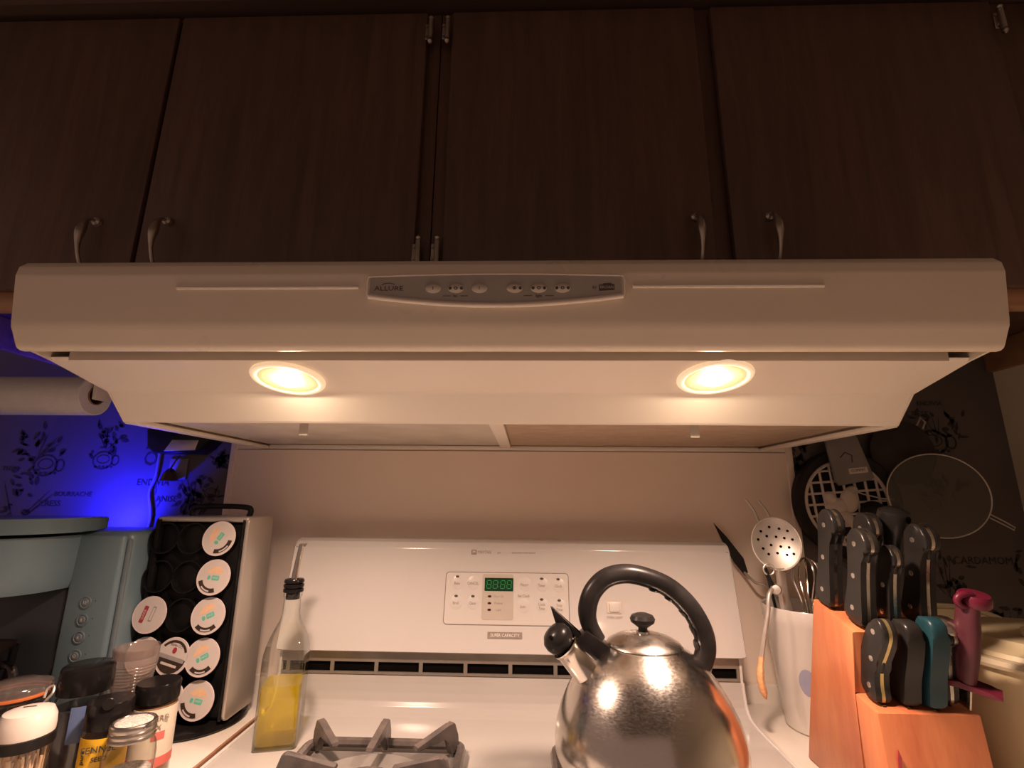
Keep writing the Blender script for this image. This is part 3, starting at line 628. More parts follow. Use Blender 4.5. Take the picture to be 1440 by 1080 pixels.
# ================================================================== pod carousel
cx0, cx1, cy0, cy1 = -.5200, -.3790, -.1550, -.0850
ccx, ccy = -.4500, -.1180
rk = thing('pod_rack', 'black and silver coffee pod carousel holding round pods', 'pod rack', (ccx, ccy, K))
obj('base', lathe(nb(), [(0, K+.0005), (.0715, K+.0005), (.0740, K+.003), (.0732, K+.008), (.060, K+.0105), (0, K+.0110)], 56, Matrix.Translation((ccx, ccy, 0))), 'black_gloss', rk)
obj('core', box(nb(), cx0+.006, cx1-.006, -.1480, -.0920, K+.0112, 1.1720, .006, 3), 'rack_black', rk)
obj('top_cap', box(nb(), cx0+.002, cx1-.002, -.1550, -.0860, 1.1722, 1.1800, .003, 3), 'satin', rk)
for s, x in ((-1, cx0), (1, cx1)):
    poly = rrect(cy0-.001, cy1+.001, K+.0125, 1.1795, .008, 4)
    obj('side_panel', prism(nb(), poly, x-s*.006, x, YZ, .002), 'satin' if s > 0 else 'rack_black', rk)
    obj('side_trim', prism(nb(), rrect(cy0-.0025, cy0+.002, K+.014, 1.176, .001, 2), x-s*.0085, x-s*.0062, YZ), 'black', rk)
obj('handle', tube(nb(), cr([(-.490, -.120, 1.1795), (-.492, -.120, 1.1880), (-.484, -.120, 1.1930), (-.450, -.120, 1.1945), (-.408, -.120, 1.1935), (-.399, -.120, 1.1885), (-.401, -.120, 1.1795)], 4), .0042, 10), 'black', rk)
COLS = (-.4175, -.4600, -.5020); ROWS = (1.150, 1.0970, 1.0460, .9930, .9400)
PT = R(9)
def podT(c, r, back=False):
    d = Vector((0, -math.cos(PT), math.sin(PT))) if not back else Vector((0, math.cos(PT), math.sin(PT)))
    return axis_to((COLS[c], -.1610 if not back else -.0690, ROWS[r]), d)
for c in range(3):
    for r in range(5):
        T = podT(c, r)
        obj('holder', lathe(nb(), [(.0212, -.020), (.0218, -.004), (.0222, -.003), (.0205, -.003), (.0198, -.016)], 24, T), 'rack_black', rk)
for r in range(5):
    T = podT(0, r, True)
    obj('holder', lathe(nb(), [(.0212, -.018), (.0222, .004), (.0215, .006), (.0195, .004), (.0190, -.016)], 24, T), 'black_gloss', rk)
def pod(c, r, kind, label, back=False, spin=0.0):
    T = podT(c, r, back) @ Matrix.Rotation(spin, 4, 'Z')
    q = T.translation
    t = thing('coffee_pod', label, 'coffee pod', tuple(q), group='coffee pods in the carousel')
    obj('cup', lathe(nb(), [(0, -.0125), (.0150, -.0125), (.0185, -.003), (.0190, .0)], 24, T), 'pod_cup', t)
    ld = obj('lid', lathe(nb(), [(.0190, .0002), (.0240, .0002), (.0243, .0010), (.0238, .0018), (.0222, .0016), (0, .0016)], 36, T), 'pod_rim', t)
    def flat(name, poly, m, o=.0017): obj(name, prism(nb(), poly, o, o+.00012, T), m, ld)
    def arc(r0, a0, a1, rin, n=10):
        return [(r0*math.cos(R(a0+(a1-a0)*i/n)), r0*math.sin(R(a0+(a1-a0)*i/n))) for i in range(n+1)] + [(rin*math.cos(R(a1+(a0-a1)*i/n)), rin*math.sin(R(a1+(a0-a1)*i/n))) for i in range(n+1)]
    flat('foil', ell(0, 0, .0218, .0218, 32), 'pod_lid', .00165)
    if kind == 'mint':
        flat('dark_band', arc(.0208, 200, 292, .0150), 'p_dark', .0018); flat('band_oval', arc(.0196, 225, 268, .0178), 'pod_lid', .00195)
        flat('mint_word', rrect(-.002, .009, -.004, .0025, .001, 2), 'p_green', .0018); flat('mint_leaf', ell(-.0060, -.001, .0025, .0032, 10), 'p_green', .0018)
        text('lid_text', 'MINT', .0036, T @ Matrix.Translation((.0035, -.0008, .00195)), 'pod_lid', ld, ext=.00003)
        flat('peach_wash', [(-.012, .006), (-.004, .0135), (.006, .0150), (.013, .0085), (.010, .0055), (-.006, .0045)], 'p_orange', .0018)
    elif kind == 'red':
        flat('red_bar', rrect(-.0105, -.0045, -.012, .010, .001, 2), 'p_red', .0018); flat('grey_bar', rrect(.0015, .0065, -.008, .012, .001, 2), 'p_grey', .0018)
        flat('grey_core', rrect(.0025, .0055, -.006, .010, .0005, 2), 'pod_lid', .00195)
        text('lid_text', 'DARK', .005, T @ Matrix.Translation((-.0075, -.001, .00195)) @ Matrix.Rotation(PI/2, 4, 'Z'), 'pod_lid', ld, ext=.00003)
    elif kind == 'dark':
        flat('dark_half', arc(.0208, 180, 360, .0005), 'p_dark', .0018); flat('top_arc', arc(.0208, 30, 150, .0175), 'p_dark', .0018)
        flat('gold_band', rrect(-.0190, .0190, -.0040, .0010, .001, 2), 'p_grey', .0020); flat('white_band', rrect(-.012, .012, -.0115, -.0085, .001, 2), 'pod_lid', .0020)
        flat('red_seal', ell(0, .0080, .0030, .0040, 14), 'p_red', .0018)
        text('lid_text', 'BEAN CO', .0042, T @ Matrix.Translation((0, .0140, .00195)), 'p_dark', ld, ext=.00003)
    else:
        flat('plain_mark', ell(0, 0, .012, .012, 20), 'pod_rim', .0018)
sp = (R(62), R(6), R(-42+78), R(40), R(4))
for r, nm in enumerate(('top', 'second', 'third', 'fourth', 'bottom')):
    pod(0, r, 'mint', 'mint printed white pod, %s in the column beside the silver panel' % nm, spin=(R(60), R(-5), R(25), R(28), R(-10))[r])
pod(2, 2, 'red', 'pod with crimson bar lid, alone at the left of the third row', spin=R(-12))
pod(1, 3, 'dark', 'pod with dark brown striped lid and red seal', spin=R(-14))
pod(2, 3, 'plain', 'pinkish white pod half hidden behind the clear ribbed cup')
pod(1, 4, 'plain', 'white pod half hidden behind the cream labelled spice jar')
pod(0, 4, 'plain', 'white rimmed pod at lower back of carousel, facing the wall', back=True)

# ================================================================== coffee maker
mk = thing('coffee_maker', 'slate blue single serve coffee maker beside the pod carousel', 'coffee maker', (-.645, -.13, K))
mr = -.5270
obj('body', box(nb(), -.775, mr, -.1860, -.0820, K+.001, 1.1600, .010, 4), 'maker', mk)
obj('front_edge', box(nb(), mr-.0045, mr+.0015, -.1890, -.1840, K+.012, 1.1500, .002, 2), 'maker_btn', mk)
obj('button_column', box(nb(), -.600, mr-.0050, -.1945, -.1830, K+.004, 1.1560, .005, 3), 'maker', mk)
obj('cavity', box(nb(), -.765, -.602, -.1900, -.1840, K+.030, 1.085, .004), 'maker_dark', mk)
obj('drip_tray', box(nb(), -.765, -.600, -.3000, -.1900, K+.001, K+.028, .008, 3), 'maker_dark', mk)
bm = nb(); pl = []
for k in range(25):
    a = PI + PI*k/24; pl.append((-.686 + .092*math.cos(a), -.215 + .085*math.sin(a)))
pl = [(-.778, -.150)] + pl + [(-.594, -.150)]
IDM = Matrix.Identity(4)
rings = []
for z, s in ((1.0860, .93), (1.0960, .975), (1.1200, .99), (1.1560, 1.0)):
    rings.append([bm.verts.new((-.686+(x+.686)*s, -.19+(y+.19)*s, z + (.010*(-(y+.19))/.11 if z < 1.1 else 0)*0)) for x, y in pl])
for a, b in zip(rings[:-1], rings[1:]):
    for k in range(len(a)): bm.faces.new((a[k], a[(k+1) % len(a)], b[(k+1) % len(a)], b[k]))
bm.faces.new(rings[0][::-1]); bm.faces.new(rings[-1])
obj('brew_head', bm, 'maker', mk)
lp = [(-.781, -.165)] + [(-.6825 + .1060*math.cos(PI+PI*k/24), -.215 + .094*math.sin(PI+PI*k/24)) for k in range(25)] + [(-.5765, -.190), (-.584, -.165)]
obj('lid', prism(nb(), lp, 1.1610, 1.1800, None, .004, 3), 'maker_lid', mk)
for z, s in ((1.0680, '10'), (1.0460, '8'), (1.0245, '6'), (1.0020, 'O')):
    T = axis_to((-.5690, -.1948, z), (0, -1, 0))
    b = obj('button', lathe(nb(), [(.0082, 0), (.0080, .0012), (.0066, .0014), (.0062, .0006), (.0050, .0006), (.0040, .0016), (0, .0018)], 28, T), 'maker_btn', mk)
    text('button_text', s, .0055, frame((-.5690, -.1970, z), (1, 0, 0), (0, 0, 1)), 'pod_lid', b, ext=.0001)
    obj('button_dot', lathe(nb(), [(.0009, 0), (0, .0005)], 8, axis_to((-.5560, -.1946, z+.002), (0, -1, 0))), 'ink', b)
mug = thing('glass_mug', 'smoked glass mug on the drip tray of the coffee maker', 'mug', (-.655, -.246, K+.0285))
obj('cup', lathe(nb(), [(0, K+.0290), (.034, K+.0290), (.038, K+.034), (.041, K+.122), (.0425, K+.1245), (.0395, K+.122), (.0365, K+.038), (0, K+.0345)], 36, Matrix.Translation((-.655, -.246, 0))), 'glass_smoke', mug)
obj('handle', tube(nb(), cr([(-.6150, -.250, K+.108), (-.5960, -.252, K+.106), (-.5890, -.253, K+.085), (-.5960, -.252, K+.060), (-.6165, -.250, K+.052)], 5), .0050, 10), 'glass_smoke', mug)

# ------------------------------------------------------------------ blue night light behind the maker
nl = thing('night_light', 'small blue glowing night light on wall behind coffee maker', 'night light', (-.6850, -.004, 1.115))
obj('plug_body', box(nb(), -.701, -.669, -.0280, -.0005, 1.1150, 1.1400, .003), 'white_plastic', nl)
obj('lens', lathe(nb(), [(.0100, 0), (.0095, .006), (.006, .010), (0, .0115)], 20, axis_to((-.685, -.0180, 1.1402), (0, 0, 1)), .8, .6), 'blue_lens', nl)
L = bpy.data.lights.new('night_light_glow', 'SPOT'); L.energy = BLUE_W; L.color = (.012, .010, 1.0); L.shadow_soft_size = .008; L.spot_size = R(150); L.spot_blend = 0.9
lo = bpy.data.objects.new('night_light_glow', L); C.objects.link(lo)
lo.matrix_world = axis_to((-.676, -.060, 1.1480), Vector((.035, -.060, -.072)))

# ------------------------------------------------------------------ paper towel roll under the left cabinet
tw = thing('paper_towel_roll', 'white paper towel roll hanging under the left cabinet, lit blue', 'paper towel', (-.75, -.205, 1.355))
TT = axis_to((0, -.205, 1.3520), (1, 0, 0))
obj('roll', lathe(nb(), [(.0120, -1.05), (.0275, -1.05), (.0285, -1.048), (.0285, -.610), (.0285, -.606), (.0275, -.605), (.0135, -.605)], 40, TT), 'towel', tw)
obj('core', lathe(nb(), [(.0134, -1.0), (.0134, -.6035), (.0122, -.6035), (.0122, -1.0)], 28, TT), 'card', tw)
for x, nme in ((-.5975, 'a'), (-1.056, 'b')):
    obj('bracket', prism(nb(), [(-.217, 1.345), (-.193, 1.345), (-.190, 1.400), (-.187, 1.4940), (-.223, 1.4940), (-.220, 1.400)], x-.0025, x+.0025, YZ, .0008), 'white_plastic', tw)

# ------------------------------------------------------------------ gadget and brass bell on the wall left of the stove
gd = thing('can_opener', 'black wall mounted can opener with grey front under hood corner', 'can opener', (-.588, -.03, 1.30))
obj('housing', prism(nb(), [(-.652, 1.3250), (-.646, 1.2930), (-.632, 1.2830), (-.560, 1.2830), (-.548, 1.2920), (-.528, 1.3130), (-.528, 1.330), (-.640, 1.3330)], .0005, .0420, XZ, .004, 3), 'black', gd)
obj('front_plate', prism(nb(), [(-.612, 1.2860), (-.600, 1.3060), (-.552, 1.3060), (-.556, 1.2880)], .0422, .0440, XZ, .0006), 'satin', gd)
bl = thing('brass_bell', 'small brass ornament hanging below the black can opener', 'bell', (-.612, -.02, 1.24))
obj('dome', lathe(nb(), [(0, 0.022), (.005, .020), (.011, .012), (.0135, .002), (.0150, 0), (.0130, -.001), (0, -.002)], 24, Matrix.Translation((-.612, -.019, 1.236))), 'brass', bl)
obj('cord', tube(nb(), [(-.612, -.019, 1.2575), (-.610, -.012, 1.272), (-.609, -.006, 1.2815)], .0014, 8), 'brass', bl)
obj('back_tab', box(nb(), -.628, -.594, -.0030, -.0005, 1.238, 1.276, .001), 'mitt', bl)
cdo = obj('power_cord', tube(nb(), cr([(-.648, -.004, 1.285), (-.648, -.004, 1.245), (-.655, -.004, 1.215), (-.645, -.004, 1.17), (-.650, -.004, 1.11), (-.640, -.004, 1.02)], 6), .0028, 8), 'mitt')
tag(cdo, 'thin grey cord running down wall behind coffee maker', 'cord')

# ================================================================== jars on the left counter
RS = HS = 1.0
def jar_thing(name, label, cat, x, y, rs=1.0, hs=1.0):
    global RS, HS
    RS, HS = rs, hs
    return thing(name, label, cat, (x, y, K)), Matrix.Translation((x, y, K)) @ Matrix.Diagonal((rs, rs, hs, 1))
def arcstrip(x, y, r, z0, z1, a0, a1, n=12, th=.0003):
    """curved label: part of a cylinder wall"""
    bm = nb(); A = []
    for i in range(n+1):
        a = R(a0+(a1-a0)*i/n)
        A.append([bm.verts.new((x+q*RS*math.cos(a), y+q*RS*math.sin(a), K+z*HS)) for q, z in ((r, z0), (r, z1), (r+th, z1), (r+th, z0))])
    for p, q in zip(A[:-1], A[1:]):
        for k in range(4): bm.faces.new((p[k], q[k], q[(k+1) % 4], p[(k+1) % 4]))
    bm.faces.new(A[0]); bm.faces.new(A[-1][::-1])
    return bm
def wraptext(s, x, y, r, z, a, size, m, parent, vertical=False):
    d = Vector((math.cos(R(a)), math.sin(R(a)), 0)); t = Vector((-d.y, d.x, 0))
    T = frame(Vector((x, y, K+z*HS)) + d*r*RS, (0, 0, 1) if vertical else t, -t if vertical else (0, 0, 1))
    text('label_text', s, size, T, m, parent, ext=.0003)
CA = -58   # direction from the jars to the lens, degrees
# large dark spice jar
t, T = jar_thing('spice_jar', 'tall jar of dark spice with black cap and blue label', 'spice jar', -.4720, -.2850, .944, .882)
g = obj('glass', lathe(nb(), [(0, .001), (.0255, .001), (.0270, .004), (.0270, .094), (.0262, .102), (.0240, .106), (.0238, .113)], 36, T), 'glass', t)
obj('fill', lathe(nb(), [(0, .004), (.0252, .004), (.0256, .092), (0, .093)], 32, T), 'navy', t)
obj('blue_label', arcstrip(-.4720, -.2850, .0271, .058, .098, -70, -32), 'blue_label', t)
obj('cap', lathe(nb(), [(.0245, .1085), (.0268, .1085), (.0270, .112), (.0270, .128), (.0262, .131), (.0265, .134), (.0255, .138), (.0235, .1395), (0, .1395)], 40, T), 'black_gloss', t)
# yellow label jar
t, T = jar_thing('spice_jar', 'short spice jar with yellow label and black flip cap', 'spice jar', -.4190, -.3100, .963, .894)
obj('glass', lathe(nb(), [(0, .001), (.0205, .001), (.0215, .003), (.0215, .074), (.0205, .080), (.0195, .086)], 32, T), 'glass', t)
obj('fill', lathe(nb(), [(0, .003), (.0203, .003), (.0203, .072), (0, .073)], 32, T), 'spice_brown', t)
obj('label', arcstrip(-.4190, -.3100, .0217, .006, .0745, -150, 20, 24), 'yellow_label', t)
wraptext('FENNEL', -.4190, -.3100, .0222, .064, -64, .0085, 'ink', t); wraptext('SEED', -.4190, -.3100, .0222, .054, -60, .0060, 'ink', t)
wraptext('pure', -.4190, -.3100, .0222, .056, -104, .0070, 'ink', t, True)
cp_ = obj('cap', lathe(nb(), [(.0200, .0815), (.0216, .0815), (.0218, .084), (.0218, .106), (.0208, .1085), (0, .1085)], 40, T), 'black_gloss', t)
obj('thumb_notch', lathe(nb(), [(.0058, 0), (.0052, .0006), (0, .0008)], 18, axis_to(T.translation + Vector((.0116, -.0185, .0985)), (.53, -.848, 0))), 'black', cp_)
# cream label jar
t, T = jar_thing('spice_jar', 'spice jar with cream and coral label and black cap', 'spice jar', -.4010, -.2650, .945, .803)
obj('glass', lathe(nb(), [(0, .001), (.0220, .001), (.0232, .003), (.0232, .094), (.0220, .100), (.0210, .104)], 32, T), 'glass', t)
obj('fill', lathe(nb(), [(0, .003), (.0220, .003), (.0220, .096), (0, .097)], 32, T), 'spice_brown', t)
obj('label', arcstrip(-.4010, -.2650, .0234, .022, .0945, -150, 25, 24), 'cream_label', t)
obj('coral_band', arcstrip(-.4010, -.2650, .0238, .022, .034, -150, 25, 24), 'red_label', t)
obj('coral_patch', arcstrip(-.4010, -.2650, .0238, .056, .066, -55, -22, 8), 'red_label', t)
wraptext('HERB', -.4010, -.2650, .0241, .083, -42, .0080, 'ink_soft', t); wraptext('MIX', -.4010, -.2650, .0241, .072, -48, .0065, 'ink_soft', t)
obj('cap', lathe(nb(), [(.0215, .1010), (.0236, .1010), (.0238, .104), (.0238, .122), (.0228, .1245), (0, .1245)], 40, T), 'black_gloss', t)
# clear ribbed cup
t, T = jar_thing('spice_grinder', 'clear ribbed plastic topped grinder jar between dark jar and carousel', 'grinder', -.4680, -.2200, .98, .886)
pr = [(0, .001), (.0215, .001), (.0225, .004), (.0225, .074), (.0190, .080)]
obj('glass', lathe(nb(), pr, 32, T), 'glass', t)
obj('fill', lathe(nb(), [(0, .003), (.0212, .003), (.0212, .070), (0, .071)], 32, T), 'spice_brown', t)
pr = [(.0190, .0815)]
for k in range(9): pr += [(.0192+.0006*k, .083+.0042*k), (.0206+.0006*k, .0845+.0042*k), (.0206+.0006*k, .0860+.0042*k)]
pr += [(.0252, .128), (.0256, .1385), (.0246, .1400), (.0236, .1385), (.0228, .126), (0, .124)]
obj('clear_cap', lathe(nb(), pr, 40, T), 'plastic_clear', t)
# salt shaker
t, T = jar_thing('salt_shaker', 'small glass shaker with silver screw lid full of white salt', 'shaker', -.3760, -.3300, .92, .885)
obj('glass', lathe(nb(), [(0, .001), (.0230, .001), (.0250, .004), (.0252, .060), (.0235, .072), (.0205, .078), (.0200, .083)], 32, T), 'glass', t)
obj('salt', lathe(nb(), [(0, .003), (.0215, .003), (.0222, .045), (0, .047)], 28, T), 'salt', t)
ld = obj('lid', lathe(nb(), [(.0208, .0790), (.0222, .0790), (.0225, .081), (.0215, .083), (.0224, .085), (.0224, .087), (.0214, .089), (.0222, .0908), (.0222, .0945), (.0212, .0960), (.0195, .0962), (.0190, .0950), (0, .0945)], 40, T), 'lid_metal', t)
obj('salt_crust', lathe(nb(), [(.0180, .0952), (.0165, .0962), (.009, .0972), (0, .0966)], 24, T), 'salt', ld)
# toothpick holder
t, T = jar_thing('toothpick_holder', 'clear toothpick dispenser with white domed lid and black band', 'toothpick holder', -.4620, -.3600, .85, 1.04)
obj('glass', lathe(nb(), [(0, .001), (.0235, .001), (.0245, .003), (.0265, .072)], 32, T), 'glass', t)
obj('band', lathe(nb(), [(.0262, .0710), (.0285, .0710), (.0288, .073), (.0286, .0800), (.0262, .0805)], 36, T), 'black', t)
ld = obj('lid', lathe(nb(), [(.0270, .0806), (.0272, .086), (.0262, .094), (.0225, .1000), (.012, .1025), (0, .1030)], 40, T), 'white_plastic', t)
obj('lid_slot', box(nb(), -.0060, .0060, -.0009, .0009, .1020, .1034, T=T @ Matrix.Rotation(.4, 4, 'Z')), 'ink', ld)
for k in range(46):
    a = random.uniform(0, 2*PI); r0 = .0215*math.sqrt(random.random()); a2 = a + random.uniform(-.7, .7); r1 = min(.0235, r0+random.uniform(-.006, .006))
    r1 = max(r1, .001)
    obj('toothpick', tube(nb(), [T @ Vector((r0*math.cos(a), r0*math.sin(a), .003)), T @ Vector((r1*math.cos(a2), r1*math.sin(a2), random.uniform(.060, .068)))], .0011, 5), 'pick', t)
# swing top jar
t, T = jar_thing('storage_jar', 'swing top glass jar with orange rubber gasket behind toothpick holder', 'jar', -.5280, -.3100, .84, .894)
obj('glass', lathe(nb(), [(0, .001), (.0360, .001), (.0385, .005), (.0385, .088), (.0360, .098), (.0340, .102), (.0340, .106), (.0372, .108), (.0372, .1105)], 40, T), 'glass', t)
obj('fill', lathe(nb(), [(0, .003), (.0365, .004), (.0368, .070), (0, .072)], 32, T), 'spice_brown', t)
obj('gasket', lathe(nb(), [(.0330, .1108), (.0382, .1108), (.0386, .1124), (.0382, .1140), (.0330, .1140)], 40, T), 'gasket', t)
obj('glass_lid', lathe(nb(), [(.0330, .1142), (.0372, .1142), (.0374, .1190), (.0355, .1215), (.030, .1225), (.020, .1265), (0, .1275)], 40, T), 'plastic_clear', t)
obj('wire_bail', tube(nb(), cr([T @ Vector(p) for p in ((.0385, -.006, .094), (.0440, -.004, .104), (.0490, 0, .113), (.0450, .004, .1195), (.0395, .002, .1165), (.0410, -.002, .108))], 6), .0013, 8), 'brushed', t)

# ================================================================== utensil crock and its utensils
ux, uy = .4470, -.0980
cr_ = thing('utensil_crock', 'tall white tapered crock with grey leaf print, holding utensils', 'crock', (ux, uy, K))
TU = Matrix.Translation((ux, uy, K))
obj('pot', lathe(nb(), [(0, .0015), (.0440, .0015), (.0455, .004), (.0600, .140), (.0615, .1430), (.0618, .1590), (.0608, .1610), (.0590, .1600), (.0575, .140), (.0430, .010), (0, .008)], 56, TU), 'crock', cr_)
bm = nb(); poly = ell(0, 0, .0110, .0170, 18); V = []
for a, b in poly:
    z = .070 + b; r = .0462 + (.0600-.0455)*(z-.004)/.136; ang = R(-129) + a/r
    V.append(bm.verts.new((ux+r*math.cos(ang), uy+r*math.sin(ang), K+z)))
c_ = bm.verts.new((ux+.0537*math.cos(R(-129)), uy+.0537*math.sin(R(-129)), K+.070))
for k in range(len(V)): bm.faces.new((V[k], V[(k+1) % len(V)], c_))
obj('leaf_print', bm, 'print_blue', cr_)
# slotted spoon
sp_ = thing('slotted_spoon', 'round perforated steel spoon standing in the white crock', 'spoon', (.404, -.115, K+.03))
sc = Vector((.3960, -.1300, 1.1500)); sn = Vector((-.30, -.92, .24)).normalized()
SP = frame(sc, Vector((1, -.33, 0)), (-.22, .25, 1)); bm = nb()
NR = 7; NA = 32; rows = []
for i in range(NR+1):
    f = i/NR
    if i == 0: rows.append([bm.verts.new(SP @ Vector((0, 0, -.0085)))]); continue
    rows.append([bm.verts.new(SP @ Vector((.0325*f*math.cos(2*PI*k/NA), .0370*f*math.sin(2*PI*k/NA), -.0085*(1-f*f)))) for k in range(NA)])
for a, b in zip(rows[:-1], rows[1:]):
    for k in range(NA):
        k2 = (k+1) % NA
        if len(a) == 1: bm.faces.new((a[0], b[k], b[k2]))
        else: bm.faces.new((a[k], b[k], b[k2], a[k2]))
bw = obj('bowl', bm, 'brushed', sp_)
obj('rim', tube(nb(), [SP @ Vector((.0325*math.cos(2*PI*k/40), .0370*math.sin(2*PI*k/40), 0)) for k in range(40)], .0011, 6, closed=True), 'brushed', bw)
for x, y in ((-.0180, .017), (-.006, .0235), (.007, .0215), (.0175, .0185), (-.0230, .005), (-.0105, .0105), (.002, .010), (.0125, .0085), (.0225, .0065), (-.0175, -.0075), (-.006, -.002), (.0065, -.0035), (.017, -.0045), (-.011, -.0150), (.001, -.0130), (.0130, -.0150), (.0215, -.0135)):
    f2 = (x/.0325)**2 + (y/.0370)**2
    obj('hole', lathe(nb(), [(.0019, .0004), (0, .0005)], 10, SP @ Matrix.Translation((x, y, -.0085*(1-f2)+.0004))), 'dark', bw)
p0 = SP @ Vector((.0015, -.0335, -.002))
obj('handle', tube(nb(), cr([p0, p0+Vector((.0030, .006, -.018)), p0+Vector((.0070, .010, -.060)), Vector((.4330, -.0980, .935))], 5), [.0075, .0080], 12, flat=.55, up0=(0, -1, .2)), 'brushed', sp_)
# carving fork behind the spoon
fk = thing('carving_fork', 'two tined steel fork behind the slotted spoon in crock', 'fork', (.42, -.08, K+.02))
for x, z in ((.3835, 1.2130), (.4040, 1.2110)):
    obj('tine', tube(nb(), cr([(x, -.070, z), (x+.0100, -.074, z-.018), (x+.0170, -.078, z-.042), (.4150, -.082, 1.1450)], 5), [.0016, .0032], 8), 'brushed', fk)
obj('handle', tube(nb(), [(.4150, -.082, 1.1460), (.4230, -.084, 1.09), (.4380, -.086, .940)], [.0034, .0046, .0050], 10), 'brushed', fk)
# whisk
wk = thing('whisk', 'small steel wire whisk in crock behind the knife block', 'whisk', (.46, -.12, K+.03))
wc = Vector((.4330, -.1270, 1.0580))
for k in range(6):
    a = PI*k/6; d = Vector((math.cos(a), math.sin(a), 0))
    pts = [wc + Vector((0, 0, -.02))] + [wc + d*q*.0190 + Vector((.004*h, 0, .0720*h)) for q, h in ((.55, .25), (1, .62), (.75, .90), (0, 1.0), (-.75, .90), (-1, .62), (-.55, .25))] + [wc + Vector((0, 0, -.02))]
    obj('wire', tube(nb(), cr(pts, 5), .0010, 6), 'chrome', wk)
obj('handle', tube(nb(), [wc+Vector((0, 0, -.015)), Vector((.4480, -.118, .930))], .0055, 10), 'brushed', wk)
# tongs hooked over the rim
tg = thing('tongs', 'steel rod tongs with striped pink tip hooked over crock rim', 'tongs', (.36, -.15, 1.06))
obj('arm', tube(nb(), cr([(.3860, -.1380, 1.0930), (.3700, -.1490, 1.0840), (.3640, -.1520, 1.0600), (.3560, -.1520, 1.0300), (.3500, -.1500, 1.0020)], 6), .0030, 10), 'brushed', tg)
obj('tip', tube(nb(), cr([(.3500, -.1500, 1.0040), (.3470, -.1510, .9920), (.3455, -.1510, .9750), (.3490, -.1500, .9580), (.3515, -.1495, .9520)], 5), [.0044]*6+[.0056]*9+[.0046, .0036, .0028, .0020, .0012, .0008], 10, flat=.8), 'rust_tip', tg)
obj('pivot', lathe(nb(), [(.0070, -.004), (.0074, 0), (.0058, .004), (0, .005)], 16, axis_to((.3820, -.1445, 1.0890), (-.4, -.9, .1))), 'brushed', tg)
obj('jaw', tube(nb(), cr([(.3810, -.1420, 1.0880), (.3760, -.138, 1.104), (.3770, -.131, 1.112), (.3830, -.124, 1.095), (.3935, -.114, 1.055)], 5), [.0055, .0040], 10, flat=.5), 'black', tg)
obj('ring', tube(nb(), [(.3770+.0075*math.cos(2*PI*k/16), -.139, 1.1150+.0075*math.sin(2*PI*k/16)) for k in range(16)], .0012, 6, closed=True), 'brushed', tg)
# dark spatula leaning on the splash panel
sl = thing('spatula', 'dark slim spatula leaning on splash panel between stove and crock', 'spatula', (.375, -.03, 1.10))
ST = frame((.3490, -.0180, 1.1740), Vector((.45, -.05, -.90)), (1, -.25, .45))
obj('blade', prism(nb(), [(0, -.001), (.030, .0065), (.070, .0125), (.092, .0070), (.095, 0), (.070, -.0045), (.030, -.0035)], -.0010, .0010, ST, .0004, 1), 'iron_ring', sl)
obj('handle', tube(nb(), cr([ST @ Vector((.090, .002, 0)), (.3990, -.0400, 1.0820), (.4200, -.0560, 1.0640), (.4560, -.0640, .9300)], 5), .0022, 8), 'brushed', sl)

# ================================================================== knife block and knives
bxl, bxr = .3810, .4830
kb = thing('knife_block', 'reddish wooden two tier knife block beside white crock', 'knife block', (.431, -.26, K))
up = [(-.1820, K+.0010), (-.2370, 1.0940), (-.3090, 1.0750), (-.2945, 1.0120), (-.2945, K+.0010)]
lo_ = [(-.2950, K+.0010), (-.2950, 1.0115), (-.3285, 1.0050), (-.3380, K+.0010)]
obj('rear_tier', prism(nb(), up, bxl, bxr, YZ, .0022), 'block', kb)
obj('front_tier', prism(nb(), lo_, bxl+.0003, bxr-.0003, YZ, .0022), 'block', kb)
obj('nick', prism(nb(), [(.3905, .9560), (.3935, .9600), (.3950, .9690), (.3925, .9760), (.3910, .9680)], .3335, .3345, XZ), 'p_red', kb)
AX = Vector((0, -.26, .965)).normalized()
def slot(x, y, z, wd, ln, top=True):
    d = Vector((0, -.967, -.255)) if top else Vector((0, -.98, -.19))
    T = frame((x, y, z), (1, 0, 0), d)
    obj('slot', box(nb(), -wd/2, wd/2, -ln/2, ln/2, -.0004, .0004, T=T), 'block_slot', kb)
HP = {'classic': [(-.0105, 0), (-.0140, .008), (-.0135, .020), (-.0105, .045), (-.0110, .075), (-.0130, .095), (-.0125, .108), (-.0080, .117), (.0, .1205), (.0100, .1165), (.0160, .107), (.0165, .097), (.0115, .088), (.0110, .060), (.0130, .030), (.0145, .012), (.0120, 0)],
      'curved': [(-.0070, 0), (-.0130, .010), (-.0150, .030), (-.0130, .060), (-.0075, .085), (-.0010, .0960), (.0060, .0950), (.0120, .0840), (.0100, .0650), (.0050, .0400), (.0060, .0200), (.0090, .0080), (.0080, 0)],
      'chef': [(-.0110, 0), (-.0150, .010), (-.0140, .050), (-.0130, .086), (-.0070, .0960), (.0050, .0985), (.0130, .090), (.0140, .060), (.0120, .030), (.0130, .008), (.0110, 0)]}
